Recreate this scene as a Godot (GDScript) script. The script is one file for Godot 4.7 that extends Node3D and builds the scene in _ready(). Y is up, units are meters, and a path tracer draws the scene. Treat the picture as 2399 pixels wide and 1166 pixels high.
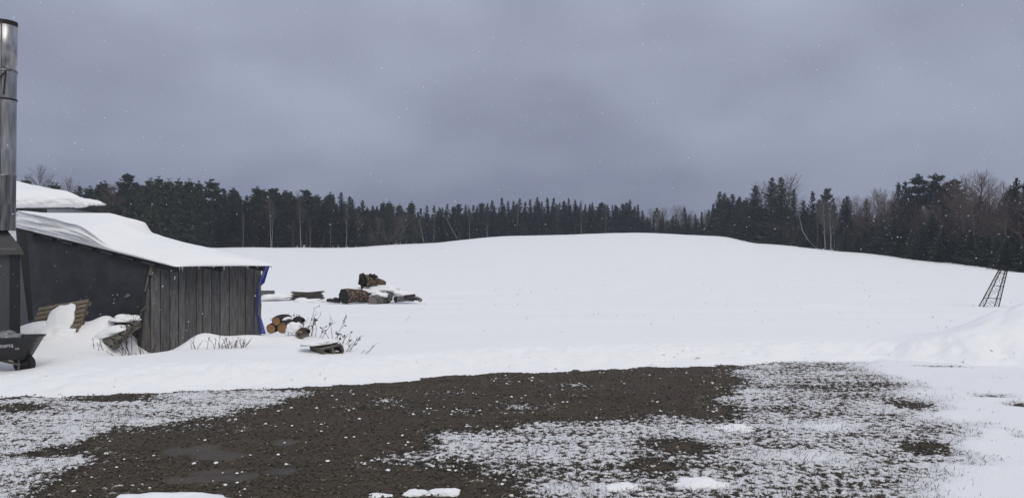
extends Node3D

# ------------------------------------------------------------------ helpers
var rng := RandomNumberGenerator.new()
var M := {}
var used := {}
var n_soft: FastNoiseLite
var n_fine: FastNoiseLite
var n_edge: FastNoiseLite
var n_lump: FastNoiseLite

func _ready() -> void:
	# camera
	var cam := Camera3D.new()
	cam.name = "camera"
	add_child(cam)
	cam.position = Vector3(0, 2.5, 0)
	cam.fov = 35.04
	cam.near = .1
	cam.far = 4000
	cam.current = true
	# overcast sky: dim and bluish low down, brighter overhead
	var sm := ProceduralSkyMaterial.new()
	sm.sky_horizon_color = lin(.194, .220, .314)
	sm.sky_top_color = lin(.74, .785, .93)
	sm.sky_curve = .85
	sm.ground_horizon_color = lin(.42, .45, .55)
	sm.ground_bottom_color = lin(.42, .45, .55)
	sm.sun_angle_max = 1.0
	var cn := make_noise(5, .9, 4)
	var ci := Image.create(512, 256, false, Image.FORMAT_RGBAF)
	for y in 256:
		for x in 512:
			var el := PI * (.5 - (y + .5) / 256.0)
			var az := TAU * (x + .5) / 512.0
			var p := Vector3(cos(el) * sin(az), sin(el) * 2.2, cos(el) * cos(az))
			var v := clampf(.42 + 1.2 * cn.get_noise_3dv(p * 1.6) + .55 * cn.get_noise_3dv(p * 5.0 + Vector3(7, 1, 3)), 0, 1)
			ci.set_pixel(x, y, Color(.106 * v, .115 * v, .126 * v, 1.0))
	sm.sky_cover = ImageTexture.create_from_image(ci)
	var sky := Sky.new()
	sky.sky_material = sm
	var env := Environment.new()
	env.background_mode = Environment.BG_SKY
	env.sky = sky
	env.ambient_light_source = Environment.AMBIENT_SOURCE_SKY
	env.tonemap_mode = Environment.TONE_MAPPER_LINEAR
	env.tonemap_exposure = 1.0
	env.sdfgi_enabled = true
	env.ssao_enabled = true
	env.ssil_enabled = true
	env.fog_enabled = true
	env.fog_density = .0008
	env.fog_light_color = lin(.55, .6, .72)
	var we := WorldEnvironment.new()
	we.name = "world_environment"
	we.environment = env
	add_child(we)
	var sun := DirectionalLight3D.new()
	sun.name = "sun"
	add_child(sun)
	sun.light_energy = .43
	sun.light_color = Color(1.0, .985, .965)
	sun.light_angular_distance = 45
	sun.shadow_enabled = true
	sun.rotation_degrees = Vector3(-52, 28, 0)
	# setting
	rng.seed = 20240117
	n_soft = make_noise(1, .25, 3)
	n_fine = make_noise(2, .35, 3)
	n_edge = make_noise(3, .6, 4)
	n_lump = make_noise(4, .35, 2)
	make_materials()
	build_terrain()
	build_drive()
	build_forest()
	# things
	build_barn()
	build_shed()
	build_boiler()
	build_wheelbarrow()
	build_yard()
	build_windmill()
	build_snowfall()

func lin(r: float, g: float, b: float) -> Color:
	return Color(r, g, b).linear_to_srgb()

func make_noise(seed_: int, freq: float, oct := 4) -> FastNoiseLite:
	var n := FastNoiseLite.new()
	n.seed = seed_
	n.noise_type = FastNoiseLite.TYPE_SIMPLEX_SMOOTH
	n.frequency = freq
	n.fractal_octaves = oct
	return n

func smooth(a: float, b: float, x: float) -> float:
	return smoothstep(a, b, x)

func numbered(called: String) -> String:
	if not used.has(called):
		used[called] = 0
		return called
	used[called] += 1
	return "%s_%03d" % [called, used[called]]

func tag(o: Node, label: String, category: String, group := "") -> void:
	o.set_meta("label", label)
	o.set_meta("category", category)
	if group != "":
		o.set_meta("group", group)

func thing(called: String, label: String, category: String, at: Vector3, group := "") -> Node3D:
	var o := Node3D.new()
	o.name = numbered(called)
	add_child(o)
	o.position = at
	tag(o, label, category, group)
	return o

func begin(flat := false) -> SurfaceTool:
	var s := SurfaceTool.new()
	s.begin(Mesh.PRIMITIVE_TRIANGLES)
	s.set_smooth_group(-1 if flat else 0)
	return s

# commits a shape made in world coordinates under a thing (or at top level)
func part(called: String, s: SurfaceTool, m: Material, parent: Node3D = null, tangents := false) -> MeshInstance3D:
	s.generate_normals()
	if tangents:
		s.generate_tangents()
	var o := MeshInstance3D.new()
	o.mesh = s.commit()
	o.material_override = m
	if parent == null:
		o.name = numbered(called)
		add_child(o)
	else:
		o.name = called
		parent.add_child(o, true)
		var p: Node3D = parent
		var off := Vector3.ZERO
		while p != self:
			off += p.position
			p = p.get_parent()
		o.position = -off
	return o

func struct(o: Node, kind := "structure") -> void:
	o.set_meta("kind", kind)

func tri(s: SurfaceTool, a: Vector3, b: Vector3, c: Vector3) -> void:
	s.add_vertex(a); s.add_vertex(c); s.add_vertex(b)

# a, b, c, d counter-clockwise seen from outside
func quad(s: SurfaceTool, a: Vector3, b: Vector3, c: Vector3, d: Vector3, ua := Vector2(0, 0), ub := Vector2(1, 0), uc := Vector2(1, 1), ud := Vector2(0, 1)) -> void:
	s.set_uv(ua); s.add_vertex(a)
	s.set_uv(uc); s.add_vertex(c)
	s.set_uv(ub); s.add_vertex(b)
	s.set_uv(ua); s.add_vertex(a)
	s.set_uv(ud); s.add_vertex(d)
	s.set_uv(uc); s.add_vertex(c)

# eight corners: bottom ring b0..b3 and top ring t0..t3, counter-clockwise seen from above
func hexa(s: SurfaceTool, b: Array, t: Array, uo := Vector2.ZERO) -> void:
	var h: float = b[0].distance_to(t[0])
	for i in 4:
		var j := (i + 1) % 4
		var w: float = b[i].distance_to(b[j])
		quad(s, b[i], b[j], t[j], t[i], uo, uo + Vector2(w, 0), uo + Vector2(w, h), uo + Vector2(0, h))
	quad(s, t[0], t[1], t[2], t[3], uo, uo + Vector2(.1, 0), uo + Vector2(.1, .1), uo + Vector2(0, .1))
	quad(s, b[3], b[2], b[1], b[0], uo, uo + Vector2(.1, 0), uo + Vector2(.1, .1), uo + Vector2(0, .1))

# a beam of width w (along side) and thickness t (along up) from p to q; grain along its length
func beam(s: SurfaceTool, p: Vector3, q: Vector3, side: Vector3, w: float, t: float) -> void:
	var y := (q - p).normalized()
	var x := (side - y * side.dot(y)).normalized()
	var z := x.cross(y)
	var a := x * w * .5
	var b := z * t * .5
	var uo := Vector2(rng.randf() * 3.0, rng.randf() * 3.0)
	hexa(s, [p - a + b, p + a + b, p + a - b, p - a - b], [q - a + b, q + a + b, q + a - b, q - a - b], uo)

func tube(s: SurfaceTool, pts: Array, radii: Array, sides: int, cap := true, rough := 0.0, sd := 0.0) -> void:
	var rings := []
	var n := pts.size()
	var t0: Vector3 = (pts[1] - pts[0]).normalized()
	var x := t0.cross(Vector3.UP if absf(t0.y) < .9 else Vector3.RIGHT).normalized()
	var along := 0.0
	var lens := []
	for i in n:
		var t: Vector3 = (pts[mini(i + 1, n - 1)] - pts[maxi(i - 1, 0)]).normalized()
		x = (x - t * x.dot(t)).normalized()
		var y := t.cross(x)
		var ring := []
		if i > 0:
			along += pts[i].distance_to(pts[i - 1])
		lens.append(along)
		for k in sides:
			var a := TAU * k / sides
			var d := x * cos(a) + y * sin(a)
			var r: float = radii[i]
			if rough > 0.0:
				r *= 1.0 + rough * n_fine.get_noise_3d(d.x * 9.0 + sd, d.y * 9.0 + along * 12.0, d.z * 9.0 - sd)
			ring.append(pts[i] + d * r)
		rings.append(ring)
	for i in n - 1:
		for k in sides:
			var j := (k + 1) % sides
			var u0 := float(k) / sides
			var u1 := float(k + 1) / sides
			quad(s, rings[i][k], rings[i][j], rings[i + 1][j], rings[i + 1][k], Vector2(u0, lens[i]), Vector2(u1, lens[i]), Vector2(u1, lens[i + 1]), Vector2(u0, lens[i + 1]))
	if cap:
		for e in [0, n - 1]:
			for k in range(1, sides - 1):
				if e == 0:
					tri(s, rings[0][0], rings[0][k + 1], rings[0][k])
				else:
					tri(s, rings[e][0], rings[e][k], rings[e][k + 1])

func rod(s: SurfaceTool, a: Vector3, b: Vector3, r: float, sides := 5) -> void:
	tube(s, [a, b], [r, r], sides)

# a disc with rings in its uv (u = radius, v = angle)
func disc(s: SurfaceTool, c: Vector3, axis: Vector3, r: float, sides: int, rough := 0.0, sd := 0.0) -> void:
	var x := axis.cross(Vector3.UP if absf(axis.y) < .9 else Vector3.RIGHT).normalized()
	var y := axis.cross(x)
	for k in sides:
		var p := []
		for j in [k, (k + 1) % sides]:
			var a: float = TAU * j / sides
			var d := x * cos(a) + y * sin(a)
			p.append(c + d * r * (1.0 + rough * n_fine.get_noise_3d(d.x * 9.0 + sd, d.y * 9.0, d.z * 9.0 - sd)))
		var a0 := TAU * k / sides
		var a1 := TAU * (k + 1) / sides
		s.set_uv(Vector2(.5, .5)); s.add_vertex(c)
		s.set_uv(Vector2(.5 + .48 * cos(a1), .5 + .48 * sin(a1))); s.add_vertex(p[1])
		s.set_uv(Vector2(.5 + .48 * cos(a0), .5 + .48 * sin(a0))); s.add_vertex(p[0])

# an uneven pillow: flattened below, rounded above
func lump(s: SurfaceTool, c: Vector3, b: Basis, e: Vector3, sd: float, rough := .15, square := .6, below := .25, nu := 28, nv := 14) -> void:
	var f := func(i: int, j: int) -> Vector3:
		var a := TAU * (i % nu) / nu
		var p := -PI / 2 + PI * j / nv
		var d := Vector3(sign(cos(a)) * pow(absf(cos(a)), square) * cos(p), sin(p), sign(sin(a)) * pow(absf(sin(a)), square) * cos(p))
		var k: float = 1.0 + rough * n_lump.get_noise_3d(d.x * 3.2 + sd * 7.0, d.y * 3.2, d.z * 3.2 + sd)
		var q := d * e * k
		if q.y < 0.0:
			q.y *= below
		return c + b * q
	for i in nu:
		for j in nv:
			quad(s, f.call(i, j), f.call(i, j + 1), f.call(i + 1, j + 1), f.call(i + 1, j))

# a closed slab between two sheets f(u, v) and g(u, v); the rim is bent outwards by rim.call(u, v, q)
func slab(s: SurfaceTool, nu: int, nv: int, f: Callable, g: Callable, nq := 1, rim: Variant = null) -> void:
	for i in nu:
		for j in nv:
			var u0 := float(i) / nu
			var u1 := float(i + 1) / nu
			var v0 := float(j) / nv
			var v1 := float(j + 1) / nv
			quad(s, f.call(u0, v0), f.call(u1, v0), f.call(u1, v1), f.call(u0, v1), Vector2(u0, v0), Vector2(u1, v0), Vector2(u1, v1), Vector2(u0, v1))
			quad(s, g.call(u0, v1), g.call(u1, v1), g.call(u1, v0), g.call(u0, v0), Vector2(u0, v1), Vector2(u1, v1), Vector2(u1, v0), Vector2(u0, v0))
	var edge := []
	for i in nu:
		edge.append(Vector2(float(i) / nu, 0))
	for j in nv:
		edge.append(Vector2(1, float(j) / nv))
	for i in nu:
		edge.append(Vector2(1.0 - float(i) / nu, 1))
	for j in nv:
		edge.append(Vector2(0, 1.0 - float(j) / nv))
	var at := func(e: Vector2, q: float) -> Vector3:
		var p: Vector3 = g.call(e.x, e.y).lerp(f.call(e.x, e.y), q)
		if rim != null:
			p += rim.call(e.x, e.y, q)
		return p
	for k in edge.size():
		var a: Vector2 = edge[k]
		var b: Vector2 = edge[(k + 1) % edge.size()]
		for q in nq:
			var q0 := float(q) / nq
			var q1 := float(q + 1) / nq
			quad(s, at.call(a, q0), at.call(b, q0), at.call(b, q1), at.call(a, q1))

func sheet(nu: int, nv: int, f: Callable) -> ArrayMesh:
	var v := PackedVector3Array()
	v.resize((nu + 1) * (nv + 1))
	for j in nv + 1:
		for i in nu + 1:
			v[j * (nu + 1) + i] = f.call(i, j)
	return sheet_of(nu, nv, v)

func sheet_of(nu: int, nv: int, v: PackedVector3Array, uv := PackedVector2Array()) -> ArrayMesh:
	var n := PackedVector3Array()
	n.resize(v.size())
	var w := nu + 1
	for j in nv + 1:
		for i in w:
			var du := v[j * w + mini(i + 1, nu)] - v[j * w + maxi(i - 1, 0)]
			var dv := v[mini(j + 1, nv) * w + i] - v[maxi(j - 1, 0) * w + i]
			var nn := du.cross(dv).normalized()
			n[j * w + i] = nn if nn.y > 0 else -nn
	var idx := PackedInt32Array()
	idx.resize(nu * nv * 6)
	var k := 0
	for j in nv:
		for i in nu:
			var a := j * w + i
			idx[k] = a; idx[k + 1] = a + w; idx[k + 2] = a + 1
			idx[k + 3] = a + 1; idx[k + 4] = a + w; idx[k + 5] = a + w + 1
			k += 6
	if (v[w] - v[0]).cross(v[1] - v[0]).y < 0:
		pass
	else:
		for q in range(0, idx.size(), 3):
			var tmp := idx[q + 1]
			idx[q + 1] = idx[q + 2]
			idx[q + 2] = tmp
	var arr := []
	arr.resize(Mesh.ARRAY_MAX)
	arr[Mesh.ARRAY_VERTEX] = v
	arr[Mesh.ARRAY_NORMAL] = n
	if uv.size() == v.size():
		arr[Mesh.ARRAY_TEX_UV] = uv
	arr[Mesh.ARRAY_INDEX] = idx
	var m := ArrayMesh.new()
	m.add_surface_from_arrays(Mesh.PRIMITIVE_TRIANGLES, arr)
	return m

func mesh_thing(called: String, m: Mesh, mat: Material) -> MeshInstance3D:
	var o := MeshInstance3D.new()
	o.mesh = m
	o.material_override = mat
	o.name = numbered(called)
	add_child(o)
	return o

# ------------------------------------------------------------------ textures
func grain_tex(sd: int, w: int, h: int, stretch: int, freq: float, stops: Array) -> ImageTexture:
	var n := make_noise(sd, freq, 4)
	var im := n.get_seamless_image(w, h / stretch)
	im.resize(w, h, Image.INTERPOLATE_CUBIC)
	var f := make_noise(sd + 1, .3, 2).get_seamless_image(w, h)
	var g := Gradient.new()
	g.offsets = PackedFloat32Array([0.0])
	g.colors = PackedColorArray([stops[0][1]])
	for k in range(1, stops.size()):
		g.add_point(stops[k][0], stops[k][1])
	var out := Image.create(w, h, false, Image.FORMAT_RGB8)
	for y in h:
		for x in w:
			var t := im.get_pixel(x, y).r * .85 + f.get_pixel(x, y).r * .15
			out.set_pixel(x, y, g.sample(t))
	return ImageTexture.create_from_image(out)

func ring_tex(sd: int, a: Color, b: Color, rim: Color) -> ImageTexture:
	var n := make_noise(sd, 1.6, 3)
	var out := Image.create(128, 128, false, Image.FORMAT_RGB8)
	for y in 128:
		for x in 128:
			var p := Vector2(x - 63.5, y - 63.5) / 64.0
			var r := p.length()
			var t := .5 + .35 * sin(r * 42.0 + 2.5 * n.get_noise_2d(p.x, p.y)) + .5 * n.get_noise_2d(p.x * 4.0, p.y * 4.0)
			var c := a.lerp(b, clampf(t, 0, 1))
			if r > .88:
				c = rim
			out.set_pixel(x, y, c)
	return ImageTexture.create_from_image(out)

func noise_height(sd: int, freq: float, size := 256) -> ImageTexture:
	return ImageTexture.create_from_image(make_noise(sd, freq, 4).get_seamless_image(size, size))

func plain(c: Color, rough := .85, metal := 0.0) -> StandardMaterial3D:
	var m := StandardMaterial3D.new()
	m.albedo_color = c
	m.roughness = rough
	m.metallic = metal
	return m

func textured(t: Texture2D, rough := .9, scale := 1.0, tri_ := false) -> StandardMaterial3D:
	var m := plain(Color.WHITE, rough)
	m.albedo_texture = t
	m.uv1_scale = Vector3.ONE * scale
	m.uv1_triplanar = tri_
	return m

func make_materials() -> void:
	var snow := plain(lin(.86, .87, .89), .75)
	snow.metallic_specular = .3
	snow.uv1_triplanar = true
	snow.uv1_world_triplanar = true
	snow.uv1_scale = Vector3.ONE * .6
	var relief := make_noise(3, .03, 4).get_seamless_image(256, 256)
	relief.convert(Image.FORMAT_RGBA8)
	relief.bump_map_to_normal_map(3.0)
	snow.normal_enabled = true
	snow.normal_scale = .25
	snow.normal_texture = ImageTexture.create_from_image(relief)
	M.snow = snow
	var wood := grain_tex(11, 256, 256, 8, .06, [[0, lin(.058, .057, .058)], [.3, lin(.1, .098, .099)], [.6, lin(.13, .128, .128)], [1, lin(.2, .196, .194)]])
	M.plank = []
	for k in 4:
		var m := textured(wood, .9)
		m.albedo_color = [Color(.98, .98, .98), Color(.88, .89, .91), Color(1, 1, 1), Color(.95, .92, .9)][k]
		m.heightmap_enabled = true
		m.heightmap_scale = .15
		m.heightmap_texture = wood
		M.plank.append(m)
	M.old_wood = textured(grain_tex(14, 256, 256, 8, .07, [[0, lin(.03, .026, .022)], [.4, lin(.1, .09, .076)], [1, lin(.2, .185, .16)]]), .9)
	M.pallet_wood = textured(grain_tex(17, 256, 256, 8, .07, [[0, lin(.045, .036, .026)], [.4, lin(.14, .118, .088)], [1, lin(.26, .225, .17)]]), .9)
	M.dark_wood = plain(lin(.022, .022, .024), .85)
	M.tar = textured(grain_tex(23, 256, 256, 1, .012, [[0, lin(.014, .016, .021)], [.5, lin(.026, .029, .036)], [1, lin(.05, .055, .064)]]), .62, .6, true)
	M.bark_dark = textured(grain_tex(31, 128, 256, 4, .06, [[0, lin(.006, .006, .006)], [.5, lin(.018, .016, .015)], [.8, lin(.04, .034, .03)], [1, lin(.09, .075, .06)]]), .95, 2.0)
	M.bark_brown = textured(grain_tex(34, 128, 256, 4, .05, [[0, lin(.012, .009, .007)], [.4, lin(.045, .03, .02)], [.62, lin(.13, .09, .06)], [.8, lin(.3, .25, .2)], [1, lin(.42, .38, .33)]]), .95, 1.6)
	M.bark_grey = textured(grain_tex(37, 128, 256, 4, .06, [[0, lin(.03, .03, .03)], [.5, lin(.11, .105, .1)], [1, lin(.3, .29, .28)]]), .95, 2.0)
	M.cut_orange = textured(ring_tex(41, lin(.31, .18, .08), lin(.22, .12, .05), lin(.06, .04, .028)), .85)
	M.cut_grey = textured(ring_tex(42, lin(.24, .21, .2), lin(.15, .135, .13), lin(.04, .036, .034)), .9)
	M.cut_dark = textured(ring_tex(43, lin(.012, .012, .013), lin(.022, .021, .022), lin(.007, .007, .007)), .9)
	M.black_metal = plain(lin(.010, .011, .014), .55, .2)
	M.grey_metal = textured(grain_tex(51, 256, 256, 4, .02, [[0, lin(.034, .036, .042)], [1, lin(.058, .061, .07)]]), .55, .7, true)
	M.cap_metal = textured(grain_tex(52, 128, 128, 1, .03, [[0, lin(.018, .019, .022)], [1, lin(.036, .038, .043)]]), .6, 1.0, true)
	var steel := textured(grain_tex(53, 256, 256, 16, .05, [[0, lin(.2, .2, .21)], [.45, lin(.34, .34, .35)], [1, lin(.55, .55, .56)]]), .32)
	steel.metallic = .95
	M.steel = steel
	var dull := textured(grain_tex(54, 256, 256, 16, .05, [[0, lin(.07, .07, .075)], [.5, lin(.16, .16, .17)], [1, lin(.3, .3, .31)]]), .38)
	dull.metallic = .9
	M.steel_dull = dull
	M.soot = plain(lin(.012, .011, .011), .8, .2)
	M.plastic = plain(lin(.008, .008, .01), .4)
	M.rubber = plain(lin(.01, .01, .011), .8)
	M.white_print = plain(lin(.6, .6, .62), .6)
	M.bag = plain(lin(.17, .185, .19), .3)
	M.tarp = plain(lin(.014, .03, .23), .45)
	M.tarp.metallic_specular = .4
	M.ice = plain(lin(.62, .66, .72), .12)
	M.ice.transparency = BaseMaterial3D.TRANSPARENCY_ALPHA
	M.ice.albedo_color.a = .55
	M.siding = plain(lin(.62, .63, .65), .6)
	M.panel = textured(grain_tex(57, 128, 128, 1, .03, [[0, lin(.09, .092, .1)], [1, lin(.13, .133, .143)]]), .7, 1.0, true)
	M.stem = plain(lin(.032, .024, .02), .9)
	M.stem_tan = plain(lin(.11, .08, .06), .9)
	M.iron = plain(lin(.012, .013, .018), .6, .3)
	M.trunk = textured(grain_tex(61, 64, 128, 4, .08, [[0, lin(.02, .018, .017)], [1, lin(.075, .068, .062)]]), .95, .8)
	M.trunk_pale = textured(grain_tex(63, 64, 128, 1, .05, [[0, lin(.1, .095, .09)], [.35, lin(.26, .25, .24)], [1, lin(.36, .35, .34)]]), .9, .8)
	var leaf := plain(Color.WHITE, .75)
	leaf.vertex_color_use_as_albedo = true
	leaf.metallic_specular = .25
	M.leaf = leaf
	var twig := plain(Color.WHITE, .9)
	twig.vertex_color_use_as_albedo = true
	M.twig = twig

# ------------------------------------------------------------------ terrain
# the edge of the open field: tangent of the bearing, metres out, height
const EDGE := [[-1.7, 95.0, 1.8], [-.76, 105.0, 2.4], [-.65, 110.0, 2.5], [-.346, 115.0, 2.7], [-.216, 125.0, 2.7], [-.119, 150.0, 3.5], [0.0, 165.0, 5.2], [.163, 168.0, 5.95], [.262, 160.0, 5.1], [.315, 148.0, 3.5], [.433, 128.0, 2.0], [.542, 108.0, .85], [.65, 84.0, .3], [.76, 76.0, .2], [1.7, 70.0, .2]]
# the line where the ploughed drive ends and the snow begins: x, metres out
const DRIVE := [[-40.0, 9.0], [-11.0, 12.4], [-8.5, 13.1], [-3.8, 14.1], [0.0, 15.8], [4.9, 16.8], [8.2, 17.2], [9.4, 16.4], [10.4, 15.8], [13.0, 14.0], [20.0, 10.0], [40.0, 4.0]]
# drifts, heaps and hollows: x, metres out, half width, half depth, height
const DRIFT := [[12.9, 18.4, 2.1, 1.25, 1.15], [10.0, 17.6, 1.0, .7, .18], [-7.05, 17.9, .4, .4, .26], [-6.2, 18.2, .7, .45, .2], [-4.9, 18.2, .8, .6, .22], [-10.5, 18.6, 1.5, .8, .42], [-11.0, 18.2, 1.0, .7, .18], [-9.2, 18.1, .7, .5, .16], [-8.35, 18.2, .6, 1.1, -.5], [-9.4, 18.4, .4, .35, .3], [-9.9, 15.6, .75, .8, -.16], [-9.4, 14.4, 1.8, 1.0, -.14], [-5.9, 33.9, .8, .6, .5], [-9.3, 35.0, 1.2, .6, .12], [-5.4, 17.0, 1.0, .5, .06], [11.6, 30.0, 1.2, .8, .12]]

func table(tab: Array, x: float, col: int) -> float:
	if x <= tab[0][0]:
		return tab[0][col]
	for k in range(1, tab.size()):
		if x <= tab[k][0]:
			var t: float = (x - tab[k - 1][0]) / (tab[k][0] - tab[k - 1][0])
			t = lerpf(t, t * t * (3 - 2 * t), .6)
			return lerpf(tab[k - 1][col], tab[k][col], t)
	return tab[-1][col]

func ground(x: float, d: float) -> float:
	var h := .3
	if d > 34.0:
		var t := x / d
		var u := clampf((d - 34.0) / (table(EDGE, t, 1) - 34.0), 0, 1)
		u = lerpf(u, u * u * (3 - 2 * u), .55)
		h = lerpf(.3, table(EDGE, t, 2), u)
	var far := smooth(18, 60, d)
	h += n_soft.get_noise_2d(x * .35, d * .6) * lerpf(.035, .07, far) + n_soft.get_noise_2d(x * .25 + d * .05, d * 1.6) * .045 * smooth(17.0, 24.0, d) + n_soft.get_noise_2d(x * 2.2 + 50, d * 2.8) * .012
	for g in DRIFT:
		var ex: float = (x - g[0]) / g[2]
		var ey: float = (d - g[1]) / g[3]
		var q := ex * ex + ey * ey
		if q < 7.0:
			h += g[4] * exp(-q) * (1.0 + (.16 * n_fine.get_noise_2d(x * 2.2, d * 2.6) if g[4] > 1.0 else 0.0))
	if d < 22.0:
		var off := d - table(DRIVE, x, 1) + n_edge.get_noise_2d(x * 2.0, d * 2.0) * .32
		var s := smooth(-.05, 1.9, off)
		var bank := exp(-pow((off - .95) / .5, 2)) * (.035 + .10 * maxf(0, n_soft.get_noise_2d(x * 2.0, d * 3.0) + .1))
		bank += smooth(0, .5, off) * smooth(2.4, 1.0, off) * .05 * (n_fine.get_noise_2d(x * 9.0, d * 9.0) + maxf(0.0, n_fine.get_noise_2d(x * 4.0 + 40.0, d * 4.0) - .25) * 2.0)
		h = h * s + bank * s - .06 * (1.0 - smooth(-.25, .12, off))
	return h

func on_ground(x: float, d: float, up := 0.0) -> Vector3:
	return Vector3(x, ground(x, d) + up, -d)

func build_terrain() -> void:
	var ds := PackedFloat32Array()
	var d := 5.0
	while d < 420.0:
		ds.append(d)
		if d < 12.0: d += .5
		elif d < 21.0: d += .06
		elif d < 40.0: d += .2
		elif d < 190.0: d += .03 * d * .5
		else: d += 12.0
	var ts := PackedFloat32Array()
	var t := -1.9
	while t < 1.9:
		ts.append(t)
		t += .0045 if absf(t) < .72 else .04
	var nu := ts.size() - 1
	var nv := ds.size() - 1
	var v := PackedVector3Array()
	v.resize(ts.size() * ds.size())
	for j in ds.size():
		for i in ts.size():
			v[j * ts.size() + i] = on_ground(ts[i] * ds[j], ds[j])
	var o := mesh_thing("snow_field", sheet_of(nu, nv, v), M.snow)
	struct(o)
	tag(o, "wide white snow field rising gently to the forest edge", "field")
	var far := PlaneMesh.new()
	far.size = Vector2(3000, 3000)
	var b := mesh_thing("ground", far, M.snow)
	b.position = Vector3(0, -.35, 0)
	struct(b)
	tag(b, "snow covered ground stretching on beyond the field", "ground")

# ------------------------------------------------------------------ the drive
const X0 := -9.6
const D0 := 6.0
const DX := 22.4
const DD := 12.2
var cover := PackedFloat32Array()
const CW := 225
const CH := 123

func poly(a: Array) -> PackedVector2Array:
	var p := PackedVector2Array()
	for k in range(0, a.size(), 2):
		p.append(Vector2(a[k], a[k + 1]))
	return p

func coverage(x: float, d: float) -> float:
	var fx := clampf((x - X0) * 10.0, 0, CW - 1.001)
	var fy := clampf((d - D0) * 10.0, 0, CH - 1.001)
	var i := int(fx)
	var j := int(fy)
	fx -= i
	fy -= j
	return lerpf(lerpf(cover[j * CW + i], cover[j * CW + i + 1], fx), lerpf(cover[(j + 1) * CW + i], cover[(j + 1) * CW + i + 1], fx), fy)

const SPOTS := [[-7.73, 12.31, .6, .36, .22], [-6.62, 13.01, .6, .26, .22], [-5.66, 9.68, .31, .29, .25], [.14, 12.41, .47, .42, .56], [-2.09, 12.86, .42, .3, .52], [-.72, 12.09, .39, .26, .52], [1.17, 14.34, .47, .37, .46], [0, 14.8, .56, .29, .46], [-2.19, 12.25, .86, .2, .44], [-4.46, 10.99, .77, .33, .44], [.6, 13.3, .7, .16, .4], [-1.0, 13.6, .6, .2, .38], [-4.19, 11.07, .36, .28, .3], [2.88, 12.09, .6, .7, .1], [2.1, 9.93, .36, .45, .18], [1.61, 9.02, .3, .4, .18], [6.84, 14.34, .7, .65, .42], [5.47, 14.03, .61, .63, .42], [8.06, 13.23, .36, .2, .4], [8.15, 12.51, .34, .26, .2], [9.1, 16.6, .6, .2, .45], [6.76, 10.45, .2, .21, .6], [-4.01, 8.14, .3, .18, .35], [-2.7, 8.6, .28, .13, .12], [-1.01, 9.39, .46, .19, .5], [-.84, 9.11, .3, .26, .5], [4.4, 11.0, .5, .3, .93], [3.5, 9.4, .5, .25, .9]]
const PUDDLES := [[-2.99, 10.15, .2, .16], [-3.9, 9.72, .36, .26], [-3.5, 9.5, .3, .16], [-3.27, 8.63, .45, .24], [-2.6, 8.8, .2, .12]]

func puddle(x: float, d: float) -> float:
	var w := 0.0
	for p in PUDDLES:
		var q: float = pow((x - p[0]) / p[2], 2) + pow((d - p[1]) / p[3], 2)
		w = maxf(w, smooth(1.4, .5, q + 1.5 * n_edge.get_noise_2d(x * 4.0, d * 4.0)))
	return w

func scatter(called: String, mesh: Mesh, mat: Material, list: Array, cols: Array, label: String, cat: String) -> void:
	var mm := MultiMesh.new()
	mm.transform_format = MultiMesh.TRANSFORM_3D
	mm.use_colors = true
	mm.mesh = mesh
	mm.instance_count = list.size()
	for k in list.size():
		mm.set_instance_transform(k, list[k])
		mm.set_instance_color(k, cols[k])
	var mi := MultiMeshInstance3D.new()
	mi.multimesh = mm
	mi.material_override = mat
	mi.name = called
	add_child(mi)
	mi.set_meta("kind", "stuff")
	tag(mi, label, cat)

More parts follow.
